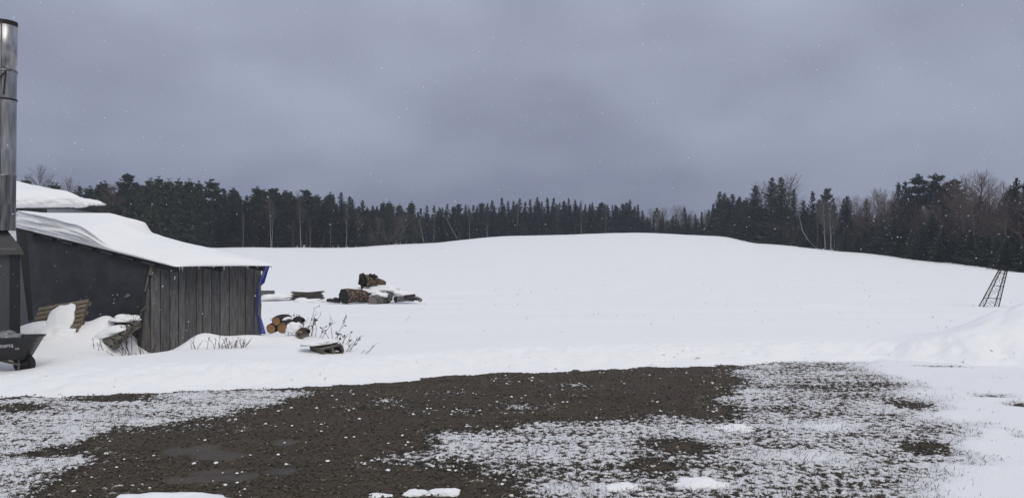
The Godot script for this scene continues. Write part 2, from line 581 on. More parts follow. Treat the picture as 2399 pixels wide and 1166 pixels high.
func build_drive() -> void:
	var A := poly([-11.12, 12.09, -9.05, 12.86, -8.52, 13.12, -6.58, 13.6, -3.35, 14.2, -3.5, 12.93, -4.03, 11.63, -5.24, 10.76, -5.4, 9.89, -4.93, 9.39, -5.12, 8.85, -4.76, 7.92, -4.27, 5.5, -11, 5.5])
	var C := poly([4.6, 17.2, 6.41, 17.6, 8.3, 17.8, 7.1, 14.57, 6.63, 12.25, 6.15, 10.81, 5.14, 9.68, 4.75, 8.76, 4.29, 7.92, 3.6, 5.5, -.3, 5.5, -.22, 8.29, -.49, 9.11, -1.15, 8.85, -1.49, 9.2, -1.07, 9.89, -1.34, 10.33, -.96, 11.07, 1.25, 11.49, 2.3, 11.78, 3.5, 12.93, 4.03, 14.57])
	var D := poly([8.0, 18.5, 14, 18.5, 14.31, 5.5, 3.6, 5.5, 4.65, 8.76, 6.21, 10.81, 6.72, 12.41, 7.07, 14.34])
	var im := Image.create(CW, CH, false, Image.FORMAT_RF)
	for j in CH:
		for i in CW:
			var x := X0 + i * .1
			var d := D0 + j * .1
			var wx := x + .6 * n_edge.get_noise_2d(x * 1.3, d * 1.3)
			var wd := d + .35 * n_edge.get_noise_2d(x * 1.3 + 90, d * 1.3)
			var p := Vector2(wx, wd)
			var c := .055
			if Geometry2D.is_point_in_polygon(p, A): c = .6
			if Geometry2D.is_point_in_polygon(p, C): c = .55
			if Geometry2D.is_point_in_polygon(p, D): c = 1.03
			im.set_pixel(i, j, Color(c, 0, 0))
	var small := im.duplicate()
	small.resize(CW / 6, CH / 6, Image.INTERPOLATE_TRILINEAR)
	small.resize(CW, CH, Image.INTERPOLATE_CUBIC)
	cover.resize(CW * CH)
	for j in CH:
		for i in CW:
			var x := X0 + i * .1
			var d := D0 + j * .1
			var c := lerpf(small.get_pixel(i, j).r, im.get_pixel(i, j).r, .12)
			c += .13 * n_edge.get_noise_2d(x * 1.7, d * 1.7)* (1.0 if c > .3 else .35)
			for s in SPOTS:
				var q: float = pow((x - s[0]) / s[2], 2) + pow((d - s[1]) / s[3], 2)
				if q < 4.0:
					c = lerpf(c, s[4], exp(-q * 1.2))
			cover[j * CW + i] = c
	# colour, gloss and height from the same three noises
	var W := 2048
	var H := 1120
	var na := make_noise(71, .085, 3).get_image(W, H, false, false, true).get_data()
	var nb := make_noise(72, .30, 2).get_image(W, H, false, false, true).get_data()
	var nc := make_noise(73, .006, 3).get_image(W, H, false, false, true).get_data()
	var streak := make_noise(74, .03, 3).get_image(W / 8, H, false, false, true)
	streak.resize(W, H, Image.INTERPOLATE_CUBIC)
	var ns := streak.get_data()
	var rgb := PackedByteArray()
	rgb.resize(W * H * 3)
	var amount := PackedByteArray()
	amount.resize(W * H)
	var bump := PackedByteArray()
	bump.resize(W * H)
	var pal := []
	for k in 256:
		var t := k / 255.0
		pal.append(lin(lerpf(.007, .084, t), lerpf(.0051, .060, t), lerpf(.0028, .031, t)))
	var red := lin(.040, .024, .017)
	var white := lin(.80, .81, .84)
	var slush := lin(.64, .65, .68)
	var h := 12345
	for y in H:
		var d := D0 + DD * y / H
		for x in W:
			var k := y * W + x
			h = (h * 1103515245 + 12345) & 0x7fffffff
			var r := (h >> 16) & 255
			var xx := X0 + DX * x / W
			var c := coverage(xx, d)
			var n := (na[k] * .52 + nb[k] * .28 + ns[k] * .2) / 255.0
			var a := clampf((c - lerpf(.23, .77, clampf((n - .25) * 2.0, 0, 1))) * 9.0 + .5, 0, 1)
			if c > .99:
				a = 1.0
			elif c < .2:
				a = clampf((c * 1.6 - (1.0 - n) * .9 + .09) * 9.0, 0, 1)
			var g: Color = pal[clampi(int(nb[k] * .42 + r * .42 + nc[k] * .35 + ns[k] * .34 - 76), 0, 255)]
			g = g.lerp(red, clampf((nc[k] - 132) / 110.0, 0, .8))
			if c > .2:
				g = g.darkened(.3 * smooth(.2, .45, c))
			g = g.lerp(slush.lerp(white, smooth(.58, 1.0, c)), a)
			rgb[k * 3] = int(g.r * 255)
			rgb[k * 3 + 1] = int(g.g * 255)
			rgb[k * 3 + 2] = int(g.b * 255)
			amount[k] = int(a * 255)
			bump[k] = clampi(int(a * 120 + nb[k] * .34 + r * .22), 0, 255)
	var rough := Image.create(W / 4, H / 4, false, Image.FORMAT_L8)
	for y in H / 4:
		for x in W / 4:
			var w := puddle(X0 + DX * x * 4.0 / W, D0 + DD * y * 4.0 / H)
			var k := y * 4 * W + x * 4
			rough.set_pixel(x, y, Color.from_hsv(0, 0, lerpf(.9, .42, w * (1.0 - amount[k] / 255.0) * (.55 + .45 * nb[k] / 255.0))))
	var m := plain(Color.WHITE, 1.0)
	m.albedo_texture = ImageTexture.create_from_image(Image.create_from_data(W, H, false, Image.FORMAT_RGB8, rgb))
	m.roughness_texture = ImageTexture.create_from_image(rough)
	m.heightmap_enabled = true
	m.heightmap_scale = 1.6
	m.heightmap_texture = ImageTexture.create_from_image(Image.create_from_data(W, H, false, Image.FORMAT_L8, bump))
	m.texture_repeat = false
	var nu := 680
	var nv := 360
	var v := PackedVector3Array()
	var uv := PackedVector2Array()
	v.resize((nu + 1) * (nv + 1))
	uv.resize(v.size())
	for j in nv + 1:
		for i in nu + 1:
			var fx := float(i) / nu
			var fy := pow(float(j) / nv, 1.25)
			var px := mini(int(fx * W), W - 1)
			var py := mini(int(fy * H), H - 1)
			var k := py * W + px
			var x := X0 + DX * fx
			var d := D0 + DD * fy
			var c := coverage(x, d)
			var up := amount[k] / 255.0 * (.022 + .03 * smooth(.75, 1.05, c)) + nb[k] / 255.0 * .012 * (1.0 - puddle(x, d)) + n_soft.get_noise_2d(x * 2.0, d * 2.0) * .02
			v[j * (nu + 1) + i] = Vector3(x, up, -d)
			uv[j * (nu + 1) + i] = Vector2(fx, fy)
	var o := mesh_thing("driveway", sheet_of(nu, nv, v, uv), m)
	struct(o)
	tag(o, "brown gravel driveway partly dusted with thin patchy snow", "driveway")
	# pebbles, snow crumbs and dead grass
	var st := begin(true)
	lump(st, Vector3.ZERO, Basis(), Vector3(1, .7, .8), 3.0, .9, 1.0, .7, 6, 4)
	st.generate_normals()
	var pebble := st.commit()
	st = begin()
	lump(st, Vector3.ZERO, Basis(), Vector3(1, .65, .85), 8.0, .8, 1.0, .3, 9, 6)
	st.generate_normals()
	var crumb := st.commit()
	st = begin(true)
	for k in 3:
		var a := k * 2.1
		var b0 := Vector3(cos(a), 0, sin(a)) * .12
		var sd := Vector3(-sin(a), 0, cos(a)) * .05
		var mid := b0 + Vector3(cos(a) * .3, .55, sin(a) * .3)
		var tip := b0 + Vector3(cos(a) * .9, .62 + .2 * k, sin(a) * .9)
		quad(st, b0 - sd, b0 + sd, mid + sd * .8, mid - sd * .8)
		tri(st, mid - sd * .8, mid + sd * .8, tip)
	st.generate_normals()
	var tuft := st.commit()
	var mat := plain(Color.WHITE, .9)
	mat.vertex_color_use_as_albedo = true
	var l1 := []; var c1 := []; var l2 := []; var c2 := []; var l3 := []; var c3 := []
	for k in 120000:
		var d := D0 + 1.0 + (DD - 1.2) * pow(rng.randf(), 1.3)
		var x := rng.randf_range(-.72, .72) * d
		if x < X0 + .1 or x > X0 + DX - .1 or d > table(DRIVE, x, 1) - .05:
			continue
		var c := coverage(x, d)
		var y := n_soft.get_noise_2d(x * 2.0, d * 2.0) * .02 + .004
		var turn := Basis(Vector3.UP, rng.randf() * TAU)
		var q := rng.randf()
		if q < .5:
			if c < .75 and puddle(x, d) < .3:
				var s := .006 + .012 * pow(rng.randf(), 3.0)
				l1.append(Transform3D(turn.scaled_local(Vector3.ONE * s), Vector3(x, y + s * .3 + .006, -d)))
				var g := rng.randf_range(.5, 2.0)
				c1.append(Color(.05 * g, .043 * g, .032 * g) if rng.randf() < .93 else Color(.16, .15, .14))
		elif q < .58:
			if c < .85 and (rng.randf() < c * 1.6 - .05 + maxf(-.02, n_edge.get_noise_2d(x * 2.5, d * 2.5)) * .6):
				var s := .006 + .026 * pow(rng.randf(), 3.0)
				l2.append(Transform3D(turn.scaled_local(Vector3(s, s * rng.randf_range(.5, 1.0), s)), Vector3(x, y + .012, -d)))
				var g := rng.randf_range(.92, 1.0)
				c2.append(Color(.84 * g, .85 * g, .88 * g))
		elif c > .3 and c < 1.02 and (rng.randf() < 1.45 - c * (1.15 if c < .9 else 1.38)):
			var s := .022 + .045 * pow(rng.randf(), 1.6)
			turn = Basis(Vector3.RIGHT, rng.randf_range(-.9, .9)) * turn
			l3.append(Transform3D(turn.scaled_local(Vector3(s, s * .8, s)), Vector3(x, y + .012 + .02 * smooth(.6, 1.0, c), -d)))
			var g := rng.randf_range(.5, 1.5)
			c3.append(Color(.034 * g, .032 * g, .022 * g) if rng.randf() < .8 else Color(.075 * g, .06 * g, .035 * g))
	scatter("gravel", pebble, mat, l1, c1, "loose brown grey gravel stones on the bare drive", "gravel")
	scatter("snow_crumbs", crumb, mat, l2, c2, "small crumbs of snow scattered over the bare gravel", "snow")
	scatter("dead_grass", tuft, mat, l3, c3, "short dark dead grass blades poking through thin snow", "grass")
	# broken snow along the ploughed edge, stubble in the field
	var l4 := []; var c4 := []; var l5 := []; var c5 := []
	for k in 420:
		var x := rng.randf_range(-9.0, 13.0)
		var d := table(DRIVE, x, 1) + rng.randf_range(-.1, 1.5)
		if n_soft.get_noise_2d(x * 2.0, d * 3.0) < .02:
			continue
		var s := .012 + .045 * pow(rng.randf(), 4.0)
		l4.append(Transform3D(Basis(Vector3(rng.randfn(), rng.randfn(), rng.randfn()).normalized(), rng.randf() * 6.0).scaled_local(Vector3(s, s * .8, s)), on_ground(x, d, s * .05)))
		c4.append(Color(.85, .86, .88))
	for k in 260:
		var d := 20.0 + 70.0 * rng.randf()
		var x := rng.randf_range(-.4, .66) * d
		var s := .03 + .05 * rng.randf()
		l5.append(Transform3D(Basis(Vector3.UP, rng.randf() * TAU).scaled_local(Vector3(s, s * 1.6, s)), on_ground(x, d, -.01)))
		c5.append(Color(.09, .075, .055))
	scatter("snow_chunks", crumb, mat, l4, c4, "broken chunks of snow strewn along the ploughed edge", "snow")
	scatter("field_stubble", tuft, mat, l5, c5, "sparse stubble tips showing through the snow field", "stubble")
	# clumps of snow along the lower edge of the view
	for e in [[-3.38, 7.8, .6, .075, .22, "broad flat slab of snow on the gravel at the lower left of the drive"], [-1.33, 7.98, .13, .03, .08, "smallest and leftmost of three snow clumps in a row on the gravel"], [-.98, 8.03, .13, .05, .1, "middle one of three snow clumps in a row on the gravel"], [-.69, 8.05, .17, .055, .11, "largest, right one of three snow clumps in a row on the gravel"], [1.15, 8.2, .26, .06, .16, "narrow snow clump on speckled ground at the lower edge, right of the middle"], [2.0, 8.28, .28, .085, .2, "thick rounded snow heap on speckled ground at the lower right"], [3.1, 10.95, .34, .05, .24, "low snow mound in the middle of the speckled ground at right"]]:
		var s := begin()
		lump(s, Vector3(e[0], -.01, -e[1]), Basis(), Vector3(e[2], e[3], e[4]), e[0] * 3.0 + 1.0, .4, .8, .2, 40, 16)
		tag(part("snow_clump", s, M.snow), e[5], "snow", "snow clumps lying on the drive")

# ------------------------------------------------------------------ trees
func tone(base: Color, spread: float) -> Color:
	var g := rng.randf_range(1.0 - spread, 1.0 + spread)
	return Color(base.r * g * rng.randf_range(.92, 1.08), base.g * g, base.b * g * rng.randf_range(.92, 1.08))

func bough(s: SurfaceTool, base: Vector3, dir: Vector3, length: float, droop: float, curl: float, col: Color, n: int) -> void:
	var side := dir.cross(Vector3.UP).normalized()
	for k in n:
		var t := (k + .6) / n
		var p := base + dir * length * t + Vector3.UP * length * (-droop * t + curl * t * t * t)
		var w := length * .42 * (1.0 - t * .72) + .07
		s.set_color(tone(col, .35))
		for g in [-1.0, 1.0]:
			var tip: Vector3 = p + side * g * w * rng.randf_range(.45, 1.0) + dir * w * rng.randf_range(.3, .9) + Vector3.UP * w * rng.randf_range(-.55, .12)
			var wide := dir * (.06 + .05 * length) + Vector3.UP * rng.randf_range(-.04, .04)
			tri(s, p - wide, p + wide, tip)
		# hanging spray below
		if rng.randf() < .6:
			var q := p + side * rng.randf_range(-.5, .5) * w
			tri(s, q - dir * .1, q + dir * .12, q + Vector3(rng.randf_range(-.1, .1), -rng.randf_range(.15, .45) * (.4 + w), rng.randf_range(-.1, .1)))
	var e := base + dir * length + Vector3.UP * length * (-droop + curl)
	s.set_color(tone(col, .3))
	tri(s, e - dir * .25 - side * .07, e - dir * .25 + side * .07, e + dir * .12)

func spruce_meshes(h: float, width: float, low: float, col: Color, gap: float, snowy := 0.0) -> Array:
	var t := begin()
	tube(t, [Vector3(0, -.5, 0), Vector3(0, h * .5, 0), Vector3(.02, h * .97, 0)], [h * .016 + .02, h * .01 + .01, .012], 6)
	var s := begin(true)
	s.set_uv(Vector2.ZERO)
	var y := h * low
	while y < h * .985:
		var f := (y / h - low) / (1.0 - low)
		var r := width * pow(1.0 - f, .78) * rng.randf_range(.7, 1.12) + .1
		if f < .12:
			r *= .7 + 2.5 * f
		var n := 6 + int(5.0 * (1.0 - f))
		var a0 := rng.randf() * TAU
		for k in n:
			if rng.randf() < gap:
				continue
			var a := a0 + TAU * k / n + rng.randf_range(-.35, .35)
			var dir := Vector3(cos(a), rng.randf_range(-.05, .1) + .45 * f * f, sin(a)).normalized()
			if rng.randf() < snowy:
				var e := dir * r * rng.randf_range(.4, .9) + Vector3(0, y + .03, 0)
				s.set_color(Color(.7, .71, .74))
				lump(s, e, Basis(Vector3.UP, a), Vector3(.2, .07, .12), y, .3, 1.0, .4, 7, 4)
				s.set_color(col)
			bough(s, Vector3(0, y + rng.randf_range(-.12, .12), 0), dir, r * rng.randf_range(.6, 1.15), lerpf(.38, .05, f), .2, col, 3 + int(r * 3.4))
		y += lerpf(.36, .2, f) * h / 10.0
	for k in 7:
		var a := rng.randf() * TAU
		s.set_color(tone(col, .3))
		tri(s, Vector3(.03, h * .95, 0), Vector3(-.03, h * .955, .02), Vector3(.14 * cos(a) * rng.randf(), h * rng.randf_range(.99, 1.02), .14 * sin(a)))
	return [t, s]

func tuft_of(s: SurfaceTool, c: Vector3, r: float, col: Color, n: int) -> void:
	for k in n:
		s.set_color(tone(col, .4))
		var d := Vector3(rng.randfn(), rng.randfn() * .6 + .35, rng.randfn()).normalized()
		var side := d.cross(Vector3(rng.randfn(), rng.randfn(), rng.randfn())).normalized() * r * .22
		var b := c + Vector3(rng.randfn(), rng.randfn() * .5, rng.randfn()) * r * .35
		tri(s, b - side, b + side, b + d * r * rng.randf_range(.6, 1.15))

# white pines: bare lower trunk, long limbs in tiers that carry tufts
func pine_meshes(h: float, width: float, low: float, col: Color, full: float, tiers: int) -> Array:
	var t := begin()
	tube(t, [Vector3(0, -.5, 0), Vector3(.08, h * .4, .05), Vector3(0, h * .75, 0), Vector3(.03, h * .98, 0)], [h * .018 + .03, h * .014 + .02, h * .007 + .01, .02], 7)
	var s := begin(true)
	for i in tiers:
		var f := (i + rng.randf_range(-.25, .25)) / tiers
		f = clampf(f, 0, .97)
		var y := h * lerpf(low, .97, f)
		var form := sin(PI * lerpf(.28, 1.0, pow(f, .9))) * .8 + .2
		if low < .2:
			form = pow(1.0 - f, .7) * .9 + .1
		var r := width * form * rng.randf_range(.6, 1.2)
		var n := 4 + int(rng.randf() * 3.0)
		var a0 := rng.randf() * TAU
		for k in n:
			if rng.randf() > full:
				continue
			var a := a0 + TAU * k / n + rng.randf_range(-.3, .3)
			var l := r * rng.randf_range(.55, 1.15)
			var rise := lerpf(.08, .55, f) + rng.randf_range(-.12, .12)
			var d := Vector3(cos(a), 0, sin(a))
			var b := Vector3(0, y, 0)
			var e := b + d * l + Vector3.UP * l * rise
			tube(t, [b, b + d * l * .5 + Vector3.UP * l * rise * .25, e], [.045, .03, .012], 3, false)
			var m := 3 + int(l * 2.6)
			for q in m:
				var g := lerpf(.3, 1.05, float(q) / m)
				var p := b + d * l * g + Vector3.UP * l * rise * g * g + Vector3(rng.randfn(), rng.randfn() * .4 + .15, rng.randfn()) * .16
				tuft_of(s, p, rng.randf_range(.3, .5), col, 15)
	tuft_of(s, Vector3(.03, h * .985, 0), .35, col, 16)
	return [t, s]

func limb(s: SurfaceTool, p: Vector3, d: Vector3, l: float, r: float, depth: int, col: Color, spread: float) -> void:
	var q := p + d * l * .5 + Vector3(rng.randfn(), rng.randfn(), rng.randfn()) * l * .04
	var e := q + (d + Vector3(rng.randfn(), rng.randfn() * .5 + .15, rng.randfn()) * .16).normalized() * l * .5
	s.set_color(tone(col, .25))
	tube(s, [p, q, e], [r, r * .8, r * .55], 4 if depth > 2 else 3, false)
	if depth == 0:
		return
	var n := 3 if depth > 1 else 4
	for k in n:
		var side := d.cross(Vector3(rng.randfn(), rng.randfn(), rng.randfn())).normalized()
		var nd := (d + side * rng.randf_range(spread * .5, spread * 1.2) + Vector3.UP * .12).normalized()
		var at := q.lerp(e, rng.randf_range(-.4, 1.0)) if k > 0 else e
		limb(s, at, nd, l * rng.randf_range(.5, .8), r * .5, depth - 1, col, spread)

func bare_meshes(h: float, spread: float, col: Color, pale: bool) -> Array:
	var t := begin()
	var lean := Vector3(rng.randf_range(-.06, .06), 1, rng.randf_range(-.06, .06))
	var pts := []
	var rad := []
	for k in 6:
		var f := k / 5.0
		pts.append(Vector3(lean.x * h * f + .12 * rng.randfn() * f, h * .92 * f - .4 * (1 - f), lean.z * h * f + .12 * rng.randfn() * f))
		rad.append(lerpf(h * .010 + .03, .015, f))
	tube(t, pts, rad, 6, false)
	var s := begin()
	for k in 38:
		var f := rng.randf_range(.3, 1.0)
		var i := mini(int(f * 5), 4)
		var p: Vector3 = pts[i].lerp(pts[i + 1], f * 5 - i)
		var a := rng.randf() * TAU
		var d := Vector3(cos(a) * spread, rng.randf_range(.5, 1.2), sin(a) * spread).normalized()
		limb(s, p, d, h * .22 * (1.25 - f * .8), .028, 3, col, .6)
	return [t, s]

func shrub_meshes(h: float, col: Color) -> Array:
	var t := begin()
	var s := begin()
	for k in 9:
		var a := rng.randf() * TAU
		var d := Vector3(cos(a) * .55, 1, sin(a) * .55).normalized()
		var b := Vector3(cos(a) * .15, -.2, sin(a) * .15)
		tube(t, [b, b + d * h * .4], [.03, .02], 4, false)
		limb(s, b + d * h * .38, d, h * .4, .018, 3, col, .55)
	return [t, s]

var protos := {}

func make_proto(key: String, called: String, pair: Array, trunk_mat: Material, crown_mat: Material, h: float, crown := "crown") -> void:
	var o := Node3D.new()
	for k in 2:
		var s: SurfaceTool = pair[k]
		s.generate_normals()
		var mi := MeshInstance3D.new()
		mi.mesh = s.commit()
		mi.material_override = [trunk_mat, crown_mat][k]
		mi.name = ["trunk", crown][k]
		o.add_child(mi)
	protos[key] = [o, called, h]

func make_protos() -> void:
	var dark := Color(.033, .043, .036)
	var green := Color(.046, .062, .037)
	var mid := Color(.048, .061, .042)
	for k in 4:
		make_proto("spruce%d" % k, "spruce_tree", spruce_meshes(10.0, [2.3, 2.9, 2.15, 3.3][k], [.06, .03, .12, .02][k], (dark.lerp(green, k * .4) if k < 3 else Color(.078, .094, .054)), [.1, .06, .22, .05][k], [0.0, 0.0, 0.0, .05][k]), M.trunk, M.leaf, 10.0)
	for k in 2:
		make_proto("thin%d" % k, "spruce_tree", spruce_meshes(10.0, [2.0, 1.8][k], [.34, .42][k], dark, [.22, .3][k]), M.trunk, M.leaf, 10.0)
	for k in 3:
		make_proto("pine%d" % k, "pine_tree", pine_meshes(11.0, [2.5, 2.2, 2.7][k], [.3, .42, .36][k], mid.lerp(dark, .5), [.85, .9, .75][k], [15, 13, 12][k]), M.trunk, M.leaf, 11.0)
	for k in 2:
		make_proto("full%d" % k, "pine_tree", pine_meshes(11.0, [2.6, 2.3][k], [.12, .1][k], green, 1.0, [20, 22][k]), M.trunk, M.leaf, 11.0)
	for k in 2:
		make_proto("umbrella%d" % k, "pine_tree", pine_meshes(11.0, [1.9, 2.1][k], [.62, .6][k], dark, .95, [7, 8][k]), M.trunk, M.leaf, 11.0)
	for k in 3:
		make_proto("bare%d" % k, "bare_tree", bare_meshes(9.0, [.55, .75, .6][k], [Color(.125, .09, .075), Color(.14, .096, .08), Color(.15, .13, .12)][k], k == 2), M.trunk, M.twig, 9.0, "twigs")
	make_proto("birch0", "birch_tree", bare_meshes(9.0, .5, Color(.13, .115, .105), true), M.trunk_pale, M.twig, 9.0, "twigs")
	make_proto("thin_birch", "birch_tree", bare_meshes(9.0, .3, Color(.07, .062, .058), true), M.trunk_pale, M.twig, 9.0, "twigs")
	make_proto("shrub0", "bare_shrub", shrub_meshes(3.0, Color(.105, .088, .078)), M.trunk, M.twig, 3.0, "twigs")
	make_proto("shrub1", "bare_shrub", shrub_meshes(3.0, Color(.13, .11, .098)), M.trunk, M.twig, 3.0, "twigs")

func place_tree(key: String, x: float, d: float, h: float, label: String, group: String, wide := 1.0) -> Node3D:
	var pr: Array = protos[key]
	var o: Node3D = pr[0].duplicate()
	o.name = numbered(pr[1])
	add_child(o)
	var s: float = h / pr[2]
	o.position = Vector3(x, ground(x, d) - .05, -d)
	o.rotation.y = rng.randf() * TAU
	o.scale = Vector3(s * wide, s, s * wide)
	tag(o, label, {"spruce_tree": "spruce", "pine_tree": "pine", "bare_tree": "tree", "birch_tree": "birch", "bare_shrub": "shrub"}[pr[1]], group)
	return o

const ORD := ["first", "second", "third", "fourth", "fifth", "sixth", "seventh", "eighth", "ninth", "tenth", "eleventh", "twelfth", "thirteenth", "fourteenth", "fifteenth", "sixteenth", "seventeenth", "eighteenth", "nineteenth", "twentieth"]

func ordinal(n: int) -> String:
	if n < 20:
		return ORD[n]
	var tens := ["twenty", "thirty", "forty", "fifty", "sixty"]
	if (n + 1) % 10 == 0:
		return ["thirtieth", "fortieth", "fiftieth", "sixtieth"][(n + 1) / 10 - 3]
	return tens[(n + 1) / 10 - 2] + " " + ORD[(n + 1) % 10 - 1]

# skyline trees by zone: kind, bearing (thousandths of a metre sideways per metre out), height of the top over eye level per metre out (same unit), metres out beyond the field edge, width
func build_forest() -> void:
	make_protos()
	var looks := {"spruce_tree": "pointed spruce", "pine_tree": "tufted pine", "bare_tree": "leafless tree", "birch_tree": "pale trunked birch"}
	var zones := [
		["in the wood behind the shed roofs", [
			["full1", -655, 86, 8], ["pine0", -633, 88, 6], ["full0", -617, 91, 4], ["birch0", -598, 98, 7], ["full1", -584, 84, 5], ["bare0", -563, 84, 4], ["spruce0", -549, 80, 8], ["full0", -536, 80, 5], ["spruce2", -519, 82, 6],
			["bare1", -506, 78, 3], ["pine1", -488, 95, 5, 1.1], ["full1", -471, 78, 3], ["full0", -459, 90, 6, 1.1], ["full1", -449, 92, 3], ["full0", -436, 89, 4], ["full1", -424, 89, 3], ["full0", -410, 89, 4], ["full1", -398, 86, 3], ["pine2", -381, 88, 3, 1.05], ["spruce1", -372, 66, 6]]],
		["in the wood edge left of the crest", [
			["bare2", -359, 60, 12], ["spruce2", -352, 55, 8], ["spruce0", -340, 62, 4], ["pine0", -324, 79, 3], ["pine1", -304, 77, 4, 1.05], ["pine0", -289, 74, 3], ["pine2", -276, 66, 6], ["pine1", -261, 75, 3, 1.1], ["pine0", -249, 68, 5], ["full1", -231, 69, 4], ["spruce2", -217, 72, 4], ["spruce0", -206, 67, 5],
			["spruce1", -190, 62, 4], ["spruce0", -177, 55, 6], ["full1", -157, 60, 3], ["full0", -143, 57, 2], ["full1", -128, 60, 2, 1.1]]],
		["along the far snowy crest", [
			["spruce0", -116, 52, 9], ["thin0", -108, 55, 12], ["spruce2", -99, 55, 8], ["spruce1", -92, 53, 15], ["thin1", -82, 57, 10], ["spruce0", -75, 54, 13], ["pine1", -68, 57, 9], ["spruce2", -59, 56, 11], ["spruce0", -49, 56, 14], ["pine0", -38, 59, 9], ["thin0", -31, 58, 12], ["spruce1", -25, 62, 8], ["spruce0", -13, 65, 8], ["spruce2", -5, 61, 12],
			["spruce0", 2, 61, 9], ["thin0", 10, 64, 13], ["spruce2", 17, 60, 9], ["spruce0", 23, 63, 7], ["spruce1", 32, 66, 8], ["thin1", 38, 60, 13], ["spruce2", 45, 65, 8], ["spruce0", 53, 65, 7], ["thin1", 58, 56, 14], ["spruce0", 65, 60, 8], ["thin0", 72, 64, 6], ["spruce1", 81, 58, 10], ["spruce0", 87, 57, 8], ["thin1", 93, 57, 9], ["spruce2", 102, 59, 7], ["pine1", 114, 59, 7], ["spruce0", 123, 52, 9], ["spruce2", 131, 56, 7], ["thin0", 137, 52, 8], ["spruce1", 143, 52, 9], ["bare2", 151, 53, 14],
			["spruce0", 160, 52, 5], ["spruce1", 166, 38, 9], ["bare2", 177, 51, 16], ["pine1", 184, 52, 5, .8], ["bare2", 192, 52, 12], ["spruce0", 199, 33, 8], ["bare2", 207, 55, 15], ["birch0", 214, 52, 18], ["spruce1", 219, 53, 6], ["bare2", 228, 48, 12], ["spruce0", 234, 38, 8]]],
		["in the wood edge right of the crest", [
			["spruce0", 241, 47, 4], ["bare2", 246, 50, 10], ["spruce2", 250, 50, 3], ["spruce1", 264, 73, 3, 1.15], ["spruce3", 270, 72, 2, 1.1], ["spruce1", 280, 70, 3, 1.25], ["spruce3", 289, 67, 2, 1.1], ["full1", 297, 64, 2], ["spruce1", 309, 81, 1, 1.2], ["bare2", 319, 84, 9], ["spruce1", 330, 91, 1, 1.15], ["spruce3", 342, 92, 0, 1.15], ["bare0", 351, 88, 7], ["spruce2", 358, 76, 4],
			["spruce1", 370, 62, 4], ["spruce0", 382, 73, 3], ["thin0", 390, 62, 5], ["pine1", 400, 77, 5, .7], ["spruce2", 409, 60, 4], ["bare2", 417, 65, 8], ["spruce3", 426, 68, 3], ["bare0", 440, 62, 6], ["spruce2", 450, 64, 5], ["bare1", 464, 70, 4], ["birch0", 474, 70, 5], ["spruce0", 491, 84, 4], ["spruce1", 499, 86, 3, .9], ["umbrella0", 516, 95, 4], ["umbrella1", 539, 95, 3], ["pine1", 562, 88, 6], ["bare1", 565, 83, 5],
			["bare0", 574, 86, 4], ["bare1", 587, 90, 3], ["bare0", 597, 88, 5], ["bare1", 610, 84, 4], ["bare0", 622, 76, 3], ["pine0", 634, 80, 7], ["spruce2", 641, 90, 4], ["spruce0", 651, 84, 3], ["bare1", 664, 80, 3], ["spruce1", 680, 88, 4], ["bare0", 700, 85, 4], ["spruce2", 722, 90, 4]]],
	]
	for z in zones:
		var count := {}
		for e in z[1]:
			var t: float = e[1] / 1000.0
			var d: float = table(EDGE, t, 1) + e[3]
			var x := t * d
			var top: float = 2.5 + e[2] / 1000.0 * d
			var kind: String = protos[e[0]][1]
			count[kind] = count.get(kind, -1) + 1
			var look: String = looks[kind]
			if e[0].begins_with("umbrella"): look = "flat crowned pine"
			place_tree(e[0], x, d, top - ground(x, d) + .1, "%s, %s from left %s" % [look, ordinal(count[kind]), z[0]], look + " " + z[0], e[4] if e.size() > 4 else 1.0)
	# the lower storey that closes the wood's edge: bearing range, count, kinds, height range
	var low := [
		[-.66, -.37, 22, ["full0", "spruce1", "full1", "spruce3"], 5.0, 8.0, "low dark evergreen at the wood edge behind the shed"],
		[-.36, -.2, 22, ["thin0", "spruce2", "thin1", "spruce0"], 5.0, 8.0, "low dark evergreen at the left wood edge"],
		[-.2, -.12, 12, ["bare0", "full1", "shrub0", "full0"], 3.0, 7.0, "low growth where the left wood juts out"],
		[-.12, .16, 44, ["spruce0", "thin0", "spruce2", "thin1", "spruce1"], 4.5, 7.5, "shorter spruce between taller ones behind the crest"],
		[.155, .255, 26, ["spruce1", "spruce0", "spruce1", "bare2"], 3.2, 5.2, "low growth where the far tree line dips"],
		[.255, .37, 16, ["spruce3", "spruce1", "spruce3"], 3.0, 8.0, "broad spruce in the clump right of the crest"],
		[.40, .66, 30, ["bare0", "bare1", "thin0", "bare0", "bare1"], 5.5, 9.5, "slim tree inside the brown wood at right"]]
	for e in low:
		for k in e[2]:
			var t: float = lerpf(e[0], e[1], (k + rng.randf_range(.1, .9)) / e[2])
			var d := table(EDGE, t, 1) + rng.randf_range(.5, 7.0)
			var h := rng.randf_range(e[4], e[5])
			place_tree(e[3][k % e[3].size()], t * d, d, h, "%s, %s from its left end" % [e[6], ordinal(k)], e[6].replace("lower", "lower trees:"), rng.randf_range(.9, 1.2))
	# young spruces in front at right
	var kk := 0
	for e in [[365, 36, 0], [378, 44, -1], [425, 40, 0], [440, 30, -1], [458, 40, -1], [470, 50, -1], [486, 62, 0], [497, 48, -2], [508, 36, -2], [521, 48, -2], [534, 62, -2], [547, 44, -3], [561, 36, -2], [574, 32, -3], [584, 38, -2], [597, 36, -3], [606, 30, -4], [617, 34, -3], [628, 30, -5], [643, 26, -4], [655, 28, -5], [672, 34, -5]]:
		var t: float = e[0] / 1000.0
		var d: float = table(EDGE, t, 1) + e[2] * 1.5 - 2.0
		var base := (2.5 - ground(t * d, d)) / d * 1000.0
		var h: float = (base + e[1]) / 1000.0 * d * .78
